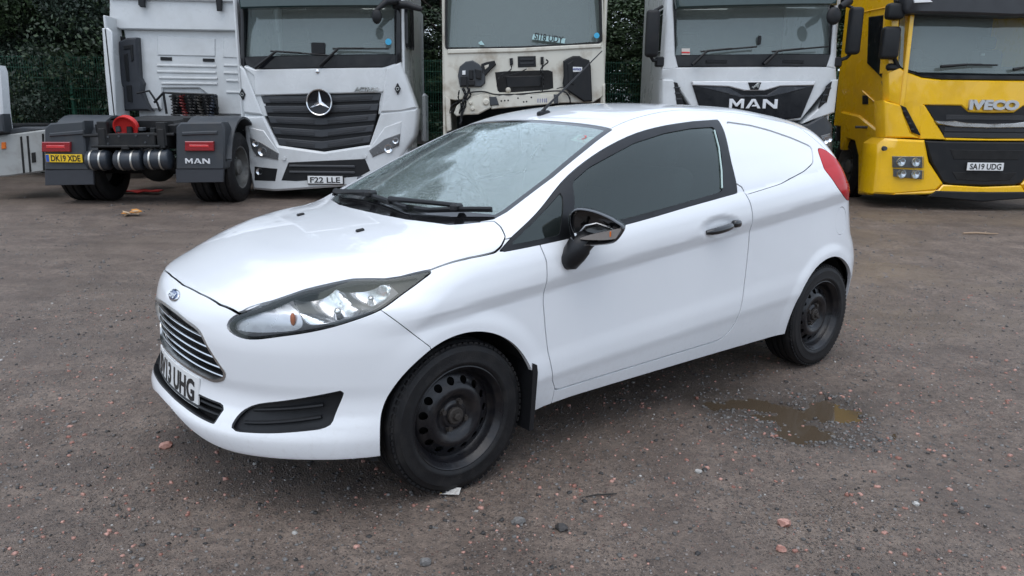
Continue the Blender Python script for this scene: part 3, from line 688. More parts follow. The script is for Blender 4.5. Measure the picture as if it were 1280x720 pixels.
    for i in range(6):
        z = .655 - i * .031; hw = float(np.interp(z, [.49, .515, .642, .66], [.40, .425, .312, .26])) - .006
        ys = np.linspace(-hw, hw, 41); pts = []
        for y in ys:
            p = on_front(y, z - .010 * (abs(y) / .42) ** 2); pts.append((p[0] + .016, y, p[2]))
        bb = B(); rows = []
        for p in pts:
            rows.append([bb.bm.verts.new((p[0] + dx, p[1], p[2] + dz)) for dx, dz in ((-.004, .0005), (-.001, .0032), (.012, .0045), (.02, .001), (.01, -.0022), (-.002, -.0022))])
        for r0, r1 in zip(rows, rows[1:]):
            for c in range(6): bb.bm.faces.new((r0[c], r0[(c + 1) % 6], r1[(c + 1) % 6], r1[c]))
        bb.done('grille_slat', M_CHROME, gro, 50)
    ito = emit('lower_intake', it.moved(-.05), M_DARK, CAR, 0, 'join'); _, ring = it.split(psdf(it.a(), it.z(), INTAKE) + .006); emit('intake_surround', ring, M_BLACK, ito, .05, 'join')
    for z in (.352, .372):
        B().tube([(on_front(y, z)[0] + .02, y, z) for y in np.linspace(-.40, .40, 25)], .006, 6).done('intake_slat', M_BLACK, ito)
    for k in (0, 1):
        mi = (lambda q: q) if k == 0 else (lambda q: q.mirrored())
        df = psdf(fog.x(), fog.z(), FOG); fo = emit('fog_lamp_blank', mi(fog.moved(-.008 - .03 * sstep(0, -.035, df))), M_BLACK, CAR, 0)
        _, ring = fog.split(df + .004); emit('blank_rim', mi(ring), M_BLACK, fo, .03)
        for z0, x0, x1 in ((.440, -.665, -.475), (.408, -.69, -.49), (.372, -.70, -.50)):
            pts = []
            for x in np.linspace(x0, x1, 10):
                p = on_side(x, z0 + (x + .6) * .16); n = grad(p[None])[0]; p = p - n * .020
                pts.append((p[0], p[1] if k == 0 else -p[1], p[2]))
            B().tube(pts, .0075, 8).done('louvre', M_BLACK, fo)
    # number plate
    def plate_pt(y, z):
        zz = .345; x = on_front(y, .43)[0]; return (x - .010 + (z - .40) * .10, y, z)
    bb = B(); ys = np.linspace(-.26, .26, 15); rows = []
    for y in ys: rows.append([bb.bm.verts.new((plate_pt(y, z)[0] + dx, y, z)) for z, dx in ((.345, 0), (.456, 0), (.456, .005), (.345, .005))])
    for r0, r1 in zip(rows, rows[1:]):
        for c in range(4): bb.bm.faces.new((r0[c], r0[(c + 1) % 4], r1[(c + 1) % 4], r1[c]))
    bb.bm.faces.new(rows[0]); bb.bm.faces.new(rows[-1][::-1]); pl = bb.done('number_plate', M_PLATEW, CAR, 30)
    me = text_mesh('BV13 UHG', .115, .001, .0035, .46, 'plate_lettering'); v = np.zeros(len(me.vertices) * 3); me.vertices.foreach_get('co', v); v = v.reshape(-1, 3)
    w = np.array([(plate_pt(-0 + p[0] * -1, .4005 + p[2] * .95)[0] - .0012 + p[1], -p[0], .4005 + p[2] * .95) for p in v]); me.vertices.foreach_set('co', w.ravel()); me.update(); link('plate_lettering', me, M_INK, pl)
    # maker's oval
    p = on_front(0, .716); n = Vector(grad(p[None])[0]); q = n.to_track_quat('Z', 'Y').to_matrix().to_4x4()
    em = B().ball((0, 0, 0), 1, 24, (.058, .0235, .007)).done('badge', M_CHROME, CAR, 60)
    rot = Matrix((( 0, -n.z, n.x), (-1, 0, 0), (0, n.x, n.z))).to_4x4()   # columns: right (-y seen from the front), up, out
    M = Matrix.Identity(4); r_, u_, o_ = Vector((0, -1, 0)), None, n; u_ = o_.cross(r_)
    for i in range(3): M[i][0], M[i][1], M[i][2] = r_[i], u_[i], o_[i]
    M.translation = Vector(p) + n * .002; em.matrix_local = M
    B().ball((0, 0, .0025), 1, 24, (.051, .0195, .0058)).done('badge_field', mat('badge_blue', (.02, .05, .16), .15, coat=1), em, 60)
    me = text_mesh('Ford', .032, .001, .0006, .072, 'badge_script'); v = np.zeros(len(me.vertices) * 3); me.vertices.foreach_get('co', v); v = v.reshape(-1, 3)
    me.vertices.foreach_set('co', np.stack([v[:, 0] + .25 * v[:, 2], v[:, 2], .0085 - v[:, 1]], 1).ravel()); me.update(); link('badge_script', me, M_CHROME, em)
    # wheels
    wheel(CAR, 0.0, -.728, False); wheel(CAR, 2.489, -.722, False); wheel(CAR, 0.0, .728, True); wheel(CAR, 2.489, .722, True)
    # arch liners, floor, mudflaps
    for x0, rr in ((0, .352), (2.489, .36)):
        for sgn in (-1, 1):
            bb = B(); bb.lathe([(rr - .004, -.80 if x0 == 0 else -.765), (rr + .004, -.70), (rr, -.45), (.02, -.45)], 'Y', 40, (x0, 0, .30))
            for v in bb.bm.verts: v.co.y *= -sgn
            bmesh.ops.delete(bb.bm, geom=[v for v in bb.bm.verts if v.co.z < .22], context='VERTS'); bb.done('arch_liner', M_DARK, CAR, 60)
    B().box((1.25, 0, .33), (1.75, 1.30, .05)).box((-.40, 0, .285), (.55, .95, .04)).box((2.85, 0, .30), (.45, 1.2, .05)).box((0, 0, .40), (.5, .85, .3)).box((2.489, 0, .40), (.7, .85, .25)).done('underbody', M_DARK, CAR)
    for sgn in (-1, 1):
        bb = B(); bb.poly([(.296, .185), (.318, .185), (.336, .42), (.331, .452), (.312, .462), (.304, .30)], .17); o = bb.bevel_all(.004).done('mudflap', M_BLACK, CAR); o.location = (0, -.864 if sgn < 0 else .694, 0)
        bb = B(); bb.poly([(-.352, .215), (-.33, .21), (-.318, .37), (-.333, .35)], .13); o = bb.done('arch_deflector', M_BLACK, CAR); o.location = (0, -.785 if sgn < 0 else .655, 0)
    # interior
    cs = base_surface(84, .033, 22).moved(-.035)
    _, cs = cs.split(np.maximum(psdf(cs.x(), cs.z(), WIN_OUT), .4 - cs.a())); _, cs = cs.split(np.maximum(psdf(cs.x(), cs.a(), SCREEN), .9 - cs.z()))
    _, cs = cs.split(cs.x() - .05); _, cs = cs.split(cs.z() - .315); _, cs = cs.split(np.maximum(np.hypot(cs.x() - 2.489, cs.z() - .3) - .36, .4 - cs.a())); _, cs = cs.split(np.maximum(np.hypot(cs.x(), cs.z() - .3) - .36, .4 - cs.a()))

    emit('interior_lining', cs, M_DASH, CAR, 0, 'join')
    B().box((.52, 0, .86), (.42, 1.36, .22), .05, seg=3).box((.36, 0, .94), (.28, 1.30, .06), .02).box((.62, .37, .98), (.16, .34, .07), .03, seg=2).done('dashboard', M_DASH, CAR, 40)
    sw = B(); sw.lathe([(.18 + .015 * math.cos(a), .015 * math.sin(a)) for a in np.linspace(0, 2 * math.pi, 9)], 'X', 28).box((.02, 0, 0), (.03, .12, .10), .02).box((.02, 0, -.09), (.02, .04, .16)).box((.02, 0, 0), (.02, .34, .03))
    sw.done('steering_wheel', M_DASH, CAR, 50, (.86, .37, .95), (0, R(-25), 0))
    for y in (-.37, .37):
        st = B().box((1.18, y, .55), (.50, .50, .16), .06, seg=3).box((1.45, y, .86), (.14, .48, .60), .06, Matrix.Rotation(R(14), 4, 'Y'), 3).done('seat', M_SEAT, CAR, 40)
        B().box((1.53, y, 1.235), (.10, .26, .17), .045, Matrix.Rotation(R(10), 4, 'Y'), 3).cyl((1.52, y - .06, 1.1), (1.53, y - .06, 1.2), .007).cyl((1.52, y + .06, 1.1), (1.53, y + .06, 1.2), .007).done('headrest', M_SEAT, st, 40)
    B().box((1.74, 0, .65), (.03, 1.40, .66), .01).box((1.80, 0, 1.12), (.03, 1.08, .40), .01).done('bulkhead', mat('bulkhead_grey', (.05, .052, .055), .7), CAR)
    B().box((1.03, 0, 1.29), (.03, .20, .07), .015, seg=2).cyl((1.03, 0, 1.30), (1.0, 0, 1.36), .008).done('rear_view_mirror', M_DASH, CAR)
    # pale strip on the rear glass edge, its reflection painted as solid colour
    B().tube([tuple(on_side(x, z) + np.array((0, -.001, 0))) for x, z in ((1.640, 1.335), (1.60, 1.255), (1.545, 1.15), (1.505, 1.072))], .0045, 6).done('glass_edge', mat('green_glass_edge', (.42, .55, .53), .25), CAR)
    # wipers
    def on_glass(x, y, h): p = on_top(x, y); n = grad(p[None])[0]; return tuple(p + n * h)
    for (pa, pb, pv) in ([(.128, -.29), (.285, -.635), (.135, -.10)], [(.205, .62), (.135, -.24), (.155, .48)]):
        line = [(pa[0] * (1 - t) + pb[0] * t, pa[1] * (1 - t) + pb[1] * t) for t in np.linspace(0, 1, 15)]
        line = [(max(x, .125 + .27 * y * y), y) for x, y in line]
        pts = [on_glass(x, y, .014) for x, y in line]
        wb = B().tube(pts, .006, 6).tube([on_glass(x, y, .024) for x, y in line], .0085, 6).done('wiper', M_BLACK, CAR)
        mid = pts[8]; pv3 = on_glass(*pv, .02)
        B().tube([pv3, (pv3[0], pv3[1], pv3[2] + .02), tuple((np.array(pv3) + np.array(mid)) / 2 + (0, 0, .022)), (mid[0], mid[1], mid[2] + .022)], [.016, .013, .010, .010], 8).box((mid[0], mid[1], mid[2] + .014), (.035, .06, .03), .008, R(-68)).done('wiper_arm', M_BLACK, wb)
    for y in (-.29, .29):
        p = on_top(-.115, y); B().box((p[0], p[1], p[2] + .004), (.035, .018, .012), .004, Matrix.Rotation(R(-8), 4, 'Y')).done('washer_nozzle', M_BLACK, CAR)
    # aerial
    p = on_top(1.06, 0); an = B().box((p[0] + .02, 0, p[2] + .008), (.075, .035, .03), .012, Matrix.Rotation(R(-6), 4, 'Y'), 2).done('aerial_base', M_BLACK, CAR)
    B().tube([(p[0], 0, p[2] + .01), (p[0] + .05, 0, p[2] + .05), (p[0] + .42, 0, p[2] + .335)], [.010, .0065, .0028], 8).done('aerial_rod', M_BLACK, an)
    # tax / no-smoking sticker inside the screen
    bb = B(); sp = [on_glass(x, y, -.008) for x, y in ((.845, -.455), (.905, -.455), (.905, -.55), (.845, -.55))]; bb.quad(*sp); stk = bb.done('screen_sticker', mat('sticker', (.65, .75, .68), .5), CAR, 0)
    cen = np.mean(np.array(sp), 0) + np.array((-.001, 0, .004)); B().lathe([(.017, 0), (.022, 0), (.022, .001), (.017, .001)], 'Z', 20).box((0, 0, 0), (.038, .005, .001), 0, R(45)).done('no_smoking_ring', mat('sticker_red', (.6, .03, .03), .5), stk, 40, tuple(cen), (0, R(-25), 0))
    # door handles, side repeater mirror
    for sgn in (-1, 1):
        pts = []
        for t in np.linspace(0, 1, 9):
            x = 1.352 + .20 * t; z = .880 + .021 * t; q = on_side(x, z); pts.append((x, sgn * (-q[1] + .002 + .026 * math.sin(math.pi * t) ** .5), z))
        h = B().tube(pts, [.010, .015, .0175, .018, .018, .018, .0175, .015, .010], 10).done('door_handle', M_GLOSSBLACK, CAR, 60)
        q = on_side(1.572, .905); B().box((1.568, sgn * (-q[1] + .008), .905), (.055, .036, .036), .014, seg=3).done('handle_cap', M_GLOSSBLACK, h)
    for sgn in (-1, 1):
        def side(bb):
            if sgn > 0:
                for v in bb.bm.verts: v.co.y *= -1
            return bb
        t = Vector((.607, -.794, 0)); nrm = Vector((.794, .607, 0)); M = Matrix.Identity(4)
        for i in range(3): M[i][0], M[i][1], M[i][2] = t[i], nrm[i], (0, 0, 1)[i]
        M.translation = Vector((.49, -.852, .912)); L, H = .215, .142
        out = catmull([(.25, 0), (.55, .03), (.83, .12), (.97, .36), (1., .555), (.86, .70), (.71, .82), (.44, .96), (.16, 1), (.03, .87), (0, .62), (.03, .32), (.10, .08)], 4, True)
        pl = [(u * L, v * H) for u, v in out]; cx, cz = L * .45, H * .5
        ins = [((x - cx) * .86 + cx, (z - cz) * .82 + cz + .004) for x, z in pl]; bck = [((x - cx) * .90 + cx, (z - cz) * .9 + cz) for x, z in pl]
        def ringmesh(name, loops, m, parent, cap=True):
            bb = B(); rs = [[bb.bm.verts.new(M @ Vector((x, y, z))) for x, z in lp] for lp, y in loops]; n = len(pl)
            for a_, b_ in zip(rs, rs[1:]):
                for k in range(n): bb.bm.faces.new((a_[k], a_[(k + 1) % n], b_[(k + 1) % n], b_[k]))
            if cap: bb.bm.faces.new(rs[-1])
            side(bb); return bb.done(name, m, parent, 50)
        sh = lambda f: [((x - cx) * f + cx, (z - cz) * f + cz) for x, z in pl]
        mo = ringmesh('door_mirror', [(sh(.55), .012), (sh(.80), .006), (ins, -.022), (sh(.94), -.034), (pl, -.026), (pl, .03), (bck, .075), (sh(.6), .085)], M_GLOSSBLACK, CAR)
        bb = B(); bb.tube([M @ Vector((L * u, .004, H * v)) for u, v in ((.18, .30), (.3, .52), (.5, .6), (.72, .5), (.82, .42))], .004, 6); side(bb); bb.ball(tuple((M @ Vector((L * .72, -.004, H * .52))) * 1 if sgn < 0 else Vector((1, -1, 1)) * 0 + Vector(((M @ Vector((L * .72, -.004, H * .52))).x, -(M @ Vector((L * .72, -.004, H * .52))).y, (M @ Vector((L * .72, -.004, H * .52))).z))), .008, 10, (1, 1, .8)).done('mirror_mechanism', M_SATIN, mo)
        bb = B(); st = [(.24, .19), (.36, .29), (.60, .40), (.985, .53), (.955, .36), (.86, .24), (.60, .19)]; lp = catmull([(u * L, v * H) for u, v in st], 3, True)
        A = [bb.bm.verts.new(M @ Vector((x, -.038 + .012 * (x / L) ** 3, z))) for x, z in lp]; C_ = [bb.bm.verts.new(M @ Vector((x, -.02, z))) for x, z in lp]; bb.bm.faces.new(A)
        for k in range(len(lp)): bb.bm.faces.new((A[k], A[(k + 1) % len(lp)], C_[(k + 1) % len(lp)], C_[k]))
        side(bb).done('mirror_indicator', mat('mirror_indicator', (.42, .40, .38), .15, .6), mo, 30)
        bb = B(); bb.box(tuple(M @ Vector((L * .77, -.034, H * .365))), (.004, .004, .02), 0); side(bb).done('amber_spot', M_ORANGE, mo)
        bb = B(); bb.tube([(.492, -.832, .828), (.494, -.856, .842), (.505, -.872, .875), (.52, -.882, .905), (.54, -.89, .925), (.57, -.912, .932)], [.024, .040, .048, .050, .046, .024], 16); side(bb).done('mirror_foot', M_BLACK, mo, 60)
        bb = B(); bb.lathe([(.0, .02), (.014, .02), (.018, .012), (.018, 0)], 'Z', 14, (.505, -.868, .937)); side(bb).done('pivot_cap', M_SATIN, mo)

def wheel(parent, x, y, far):
    """steel wheel with tyre; local outer face towards -y"""
    g = -1 if not far else 1
    e = bpy.data.objects.new('wheel', None); COL.objects.link(e); e.parent = parent; e.location = (x, y, .298); e.empty_display_size = .1
    if far: e.rotation_euler = (0, 0, math.pi)
    prof = [(.192, .075), (.197, .088), (.215, .096), (.245, .0985), (.270, .094), (.286, .083), (.2935, .072)]
    for y0, y1 in ((.066, .040), (.031, .010), (-.010, -.031), (-.040, -.066)):
        prof += [(.2975, y0), (.298, (y0 + y1) / 2), (.2975, y1), (.2905, y1 - .001), (.2905, y1 - .008)]
    prof = prof[:-2] + [(.2935, -.072), (.286, -.083), (.279, -.0885), (.2785, -.0905), (.270, -.094), (.262, -.0968), (.2605, -.0985), (.245, -.0995), (.222, -.0985), (.2195, -.0995), (.213, -.0975), (.201, -.090), (.194, -.078)]
    B().lathe(prof, 'Y', 72).done('tyre', M_RUBBER, e, 40)
    # tread blocks' cross cuts as thin dark ribs on the shoulder
    bb = B()
    for k in range(72):
        a = 2 * math.pi * k / 72
        for yy, ln in ((-.0765, .022), (.0765, .022)):
            bb.box((math.cos(a) * .2868, yy, math.sin(a) * .2868), (.008, ln, .0165), .0, Matrix.Rotation(-a, 4, 'Y'))
    bb.done('tread_blocks', M_RUBBER, e, 0)['kind'] = 'stuff'
    # rim: flange, well and drilled disc
    B().lathe([(.194, -.072), (.2045, -.0855), (.2035, -.0905), (.199, -.0925), (.1945, -.0885), (.190, -.078), (.183, -.072), (.179, -.062), (.1765, -.048), (.168, -.036), (.160, -.028), (.165, .08), (.195, .085)], 'Y', 64).done('rim', M_STEEL, e, 50)
    nr, na = 26, 180; rs = np.linspace(.034, .166, nr)
    hp = hermite([.034, .045, .056, .066, .085, .105, .120, .134, .148, .158, .166], [-.052, -.053, -.044, -.046, -.060, -.066, -.061, -.051, -.044, -.038, -.031])
    A = np.linspace(0, 2 * math.pi, na, endpoint=False); V = np.array([(r * math.cos(a), float(hp(r)), r * math.sin(a)) for r in rs for a in A])
    sl = (hp(rs + 1e-4) - hp(rs - 1e-4)) / 2e-4; N = np.array([np.array((s_ * math.cos(a), -1, s_ * math.sin(a))) / math.hypot(1, s_) for s_ in sl for a in A])
    T = []
    for i in range(nr - 1):
        for k in range(na):
            a0, b0, c0, d0 = i * na + k, i * na + (k + 1) % na, (i + 1) * na + (k + 1) % na, (i + 1) * na + k
            T += [(a0, c0, b0), (a0, d0, c0)]
    S_ = Surf(V, N, np.array(T)); ang = np.arctan2(V[:, 2], V[:, 0]); r_ = np.hypot(V[:, 0], V[:, 2]); seg = 2 * math.pi / 15
    da = (ang + seg / 2) % seg - seg / 2; d = np.hypot((r_ - .1385) / 1.0, da * .1385 / 1.05) - .0148
    d = np.minimum(d, np.hypot(V[:, 0] - 0, V[:, 2] - 0) - .0001)
    _, disc = S_.split(d); emit('wheel_disc', disc, M_STEEL, e, .006)
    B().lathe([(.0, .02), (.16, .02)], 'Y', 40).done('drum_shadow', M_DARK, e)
    hub = B(); hub.lathe([(.034, -.046), (.033, -.062), (.029, -.066), (.0, -.066)], 'Y', 24).lathe([(.016, -.066), (.016, -.076), (.011, -.080), (0, -.080)], 'Y', 6).done('hub', M_RUST, e, 40)
    for k in range(4):
        a = R(45 + 20 + 90 * k); c = (math.cos(a) * .054, 0, math.sin(a) * .054)
        B().cyl((c[0], -.040, c[2]), (c[0], -.060, c[2]), .0105, .010, 6).cyl((c[0], -.040, c[2]), (c[0], -.048, c[2]), .015, .013, 16).done('wheel_bolt', M_RUST, e, 40)
build_car()

# ---------------------------------------------------------------- trees, fence
def leaf_mat(name, c1, c2):
    m, nt, b = new_mat(name); g = nd(nt, 'ShaderNodeNewGeometry'); r = nd(nt, 'ShaderNodeValToRGB')
    r.color_ramp.elements[0].color = c4(c1); r.color_ramp.elements[1].color = c4(c2); nt.links.new(g.outputs['Random Per Island'], r.inputs[0]); nt.links.new(r.outputs[0], b.inputs['Base Color'])
    b.inputs['Roughness'].default_value = .6; return m
M_LEAF = [leaf_mat('dark_evergreen_leaf', (.009, .018, .009), (.036, .066, .026)), leaf_mat('mid_green_leaf', (.012, .024, .009), (.050, .088, .030)), leaf_mat('bluish_conifer_leaf', (.008, .018, .012), (.030, .056, .034))]
M_BARK = mat('bark', (.05, .04, .03), .9, bmp=.8, bscale=30)
def crown_mesh(kind, seed, n):
    rg = np.random.RandomState(seed); cl = []
    H, Wd = ((11.5, 3.3), (9.5, 3.5), (13.0, 2.9))[kind]
    nc = 110
    for i in range(nc):
        t = rg.uniform(.0, 1) ** .9; z = .35 + t * (H - .9)
        prof = (min(1, .55 + 1.6 * t) * (1 - t) ** .55 * 1.25) if kind != 2 else (1 - t) ** .8 * 1.1 + .04
        rad = Wd * prof * math.sqrt(rg.uniform(.25, 1)); a = rg.uniform(0, 6.283)
        cl.append((rad * math.cos(a), rad * math.sin(a), z, rg.uniform(.45, .95) * (1 - .35 * t)))
    cl = np.array(cl); k = rg.randint(0, nc, n); d = rg.normal(size=(n, 3)); d /= np.linalg.norm(d, axis=1, keepdims=True); r = rg.uniform(.2, 1, n) ** .4
    C = cl[k, :3] + d * (cl[k, 3] * r)[:, None] * np.array([1.15, 1.15, .72]); C[:, 2] = np.maximum(C[:, 2], .1)
    u = rg.normal(size=(n, 3)); u /= np.linalg.norm(u, axis=1, keepdims=True); w = np.cross(u, d + rg.normal(size=(n, 3)) * .5); w /= np.linalg.norm(w, axis=1, keepdims=True) + 1e-9
    L = rg.uniform(.024, .055, n)[:, None]; Wl = L * rg.uniform(.4, .7, n)[:, None]
    V = np.stack([C - u * L, C + w * Wl, C + u * L, C - w * Wl], 1).reshape(-1, 3)
    me = bpy.data.meshes.new('crown'); me.vertices.add(4 * n); me.vertices.foreach_set('co', V.astype(np.float32).ravel()); me.loops.add(4 * n); me.loops.foreach_set('vertex_index', np.arange(4 * n, dtype=np.int32))
    me.polygons.add(n); me.polygons.foreach_set('loop_start', np.arange(0, 4 * n, 4, dtype=np.int32)); me.polygons.foreach_set('loop_total', np.full(n, 4, np.int32)); me.update(calc_edges=True)
    me.materials.append(M_LEAF[kind]); return me, cl, H
TREE_KIND = ['dense dark evergreen tree', 'broad mid-green bushy tree', 'tall bluish conifer']
protos = []
for kd in range(3):
    me, cl, H = crown_mesh(kd, 11 + kd, 110000)
    bb = B(); bb.tube([(0, 0, -.2), (.05, .02, H * .35), (-.04, .05, H * .7), (0, 0, H * .93)], [.22, .17, .09, .03], 9)
    for (x, y, z, r) in cl[::5]: bb.tube([(0, 0, z * .82), (x * .5, y * .5, z * .93), (x * .95, y * .95, z)], [.055, .035, .012], 5)
    tm = bb.done('trunk', M_BARK); tmesh = tm.data; bpy.data.objects.remove(tm); protos.append((me, tmesh))
TREES = [(-13.5, 18.2, 0, 1.0), (-10.2, 19.0, 1, .95), (-7.2, 18.0, 0, 1.05), (-4.4, 19.2, 2, 1.0), (-1.6, 18.2, 0, .98), (1.2, 19.0, 1, 1.0), (3.6, 18.3, 1, 1.05), (6.4, 19.3, 0, 1.0), (9.3, 18.4, 2, .95), (12.3, 19.0, 0, 1.0), (15.5, 18.6, 1, 1.0), (-16.8, 19.0, 2, .95), (-11.9, 17.6, 1, .9), (-8.8, 17.4, 2, .9),
         (-11.8, 22.5, 2, 1.1), (-8.6, 23.0, 1, 1.15), (-5.6, 22.4, 0, 1.1), (-2.9, 23.0, 1, 1.1), (0, 22.6, 2, 1.0), (2.6, 23, 0, 1.1), (5.2, 22.6, 2, 1.1), (8, 23, 1, 1.1), (11, 22.8, 0, 1.1), (14, 23, 2, 1.1)]
WHERE = ['beyond the fence behind the tractor unit', 'beyond the fence behind the star-badged lorry', 'beyond the fence behind the stripped lorry', 'beyond the fence behind the lion-badged lorry', 'beyond the fence behind the yellow lorry', 'beyond the fence past the slotted side boxes', 'beyond the fence past the yellow lorry']
rg = random.Random(5)
for (x, y, kd, sc) in TREES:
    w = 5 if x < -10.5 else 0 if x < -5 else 1 if x < -2.2 else 2 if x < 2 else 3 if x < 6 else 4 if x < 10 else 6
    t = thing('evergreen_tree' if kd != 1 else 'bushy_tree', '%s %s' % (TREE_KIND[kd], WHERE[w]) + (', in the rear row' if y > 21 else ''), 'tree', (x, y, .1), rg.uniform(0, 6.28), 'trees beyond the fence')
    t.scale = (sc, sc, sc * (rg.uniform(.60, .72) if x > -6.5 else rg.uniform(.95, 1.05))); link('crown', protos[kd][0], None, t); link('trunk', protos[kd][1], None, t)
# unseen tree line behind the camera, added to darken reflections in glass and panels
def unseen_tree_line():
    rg2 = np.random.RandomState(3); Vs = []
    for i, x in enumerate(np.arange(-26, 27, 3.6)):
        kd = i % 3; me = protos[kd][0]; v = np.zeros(len(me.vertices) * 3, np.float32); me.vertices.foreach_get('co', v); v = v.reshape(-1, 4, 3)[::13].copy(); c = v.mean(1, keepdims=True); v = c + (v - c) * 3.6
        v = v.reshape(-1, 3) * (1, 1, rg2.uniform(.26, .36)); Vs.append(v + (x + rg2.uniform(-.5, .5), -17 + rg2.uniform(-1, 1), 0))
    V = np.vstack(Vs); n = len(V) // 4; me = bpy.data.meshes.new('unseen_tree_line'); me.vertices.add(4 * n); me.vertices.foreach_set('co', V.astype(np.float32).ravel()); me.loops.add(4 * n); me.loops.foreach_set('vertex_index', np.arange(4 * n, dtype=np.int32))
    me.polygons.add(n); me.polygons.foreach_set('loop_start', np.arange(0, 4 * n, 4, dtype=np.int32)); me.polygons.foreach_set('loop_total', np.full(n, 4, np.int32)); me.update(calc_edges=True)
    tag(link('unseen_tree_line', me, M_LEAF[1]), 'unseen dark line of trees added for reflections, opposite the lorries', 'trees', None, 'stuff')
unseen_tree_line()
# welded-mesh fence: posts and one wire panel per bay
M_FENCE = mat('green_fence_coating', (.035, .13, .085), .45, dirt_amt=.3)
FY, BAY, FH = 15.6, 2.52, 2.28
bb = B()
for i in range(50): bb.box((BAY * (i + .5) / 50, 0, FH / 2 + .05), (.006, .006, FH))
for i in range(12):
    z = .12 + i * (FH - .1) / 11
    for dy in (-.006, .006): bb.box((BAY / 2, dy, z), (BAY, .006, .008))
wm = bb.done('wire_panel', M_FENCE, None, 0); wmesh = wm.data; bpy.data.objects.remove(wm)
bb = B().box((0, 0, 1.17), (.06, .06, 2.42), .006).box((0, 0, 2.39), (.07, .07, .02), .004); pm = bb.done('fence_post', M_FENCE, None, 0); pmesh = pm.data; bpy.data.objects.remove(pm)
x0 = -(640 - 103) / 947.3 * FY
F = thing('mesh_fence', 'tall green welded mesh fence on posts in front of the dark trees', 'fence', (x0 - 3 * BAY, FY, .11))
for i in range(11):
    o = link('wire_panel', wmesh, None, F); o.location = (i * BAY, 0, 0)
    o = link('fence_post', pmesh, None, F); o.location = (i * BAY, .04, 0)

# ---------------------------------------------------------------- lorries (local: x right, y back from the front plane, z up)
M_TW = mat('lorry_white_paint', (.64, .66, .665), .32, coat=.5, dirt=(.42, .42, .40), dirt_amt=.45, dscale=2.2)
M_TCREAM = mat('bare_cab_white', (.62, .60, .52), .5, dirt=(.30, .24, .17), dirt_amt=.85, dscale=4.5)
M_TY = mat('lorry_yellow_paint', (.90, .52, .008), .3, coat=.7, dirt=(.50, .26, .02), dirt_amt=.4, dscale=2.5)
M_TGREY = mat('lorry_grey_plastic', (.045, .051, .058), .5, spec=.4, dirt=(.08, .075, .07), dirt_amt=.5, dscale=5)
M_TBLACK = mat('lorry_black_plastic', (.011, .012, .0135), .5, spec=.3, dirt=(.035, .032, .03), dirt_amt=.4)
M_TGLOSS = mat('lorry_gloss_black', (.008, .009, .012), .2, spec=.35, coat=.1)
M_MESHG = mat('grille_grey', (.042, .046, .052), .45)
M_GAP = mat('panel_gap', (.01, .01, .01), .9)
M_TGLASS = glass('lorry_glass', (.50, .58, .57), .02, sky_veil=.15)
M_CHASSIS = mat('chassis_paint', (.013, .014, .015), .6, spec=.3, dirt=(.045, .04, .035), dirt_amt=.6, dscale=7)
M_CAB_IN = mat('cab_interior', (.045, .047, .05), .8)
M_RIM = mat('lorry_steel_rim', (.20, .20, .19), .5, .5, dirt=(.05, .04, .035), dirt_amt=.7, dscale=9)
M_LAMP = mat('lamp_reflector', (.70, .72, .74), .15, .9)
M_LAMPG = mat('lamp_housing_grey', (.16, .165, .17), .3, .4, dirt_amt=.3); M_SILVER = mat('tank_strap', (.55, .54, .50), .4, .9)
M_BLUEST = mat('blue_sticker', (.05, .40, .65), .5); M_LETTERW = mat('white_lettering', (.75, .76, .77), .4)
M_CYAN = mat('pale_cyan_card', (.42, .62, .62), .5)

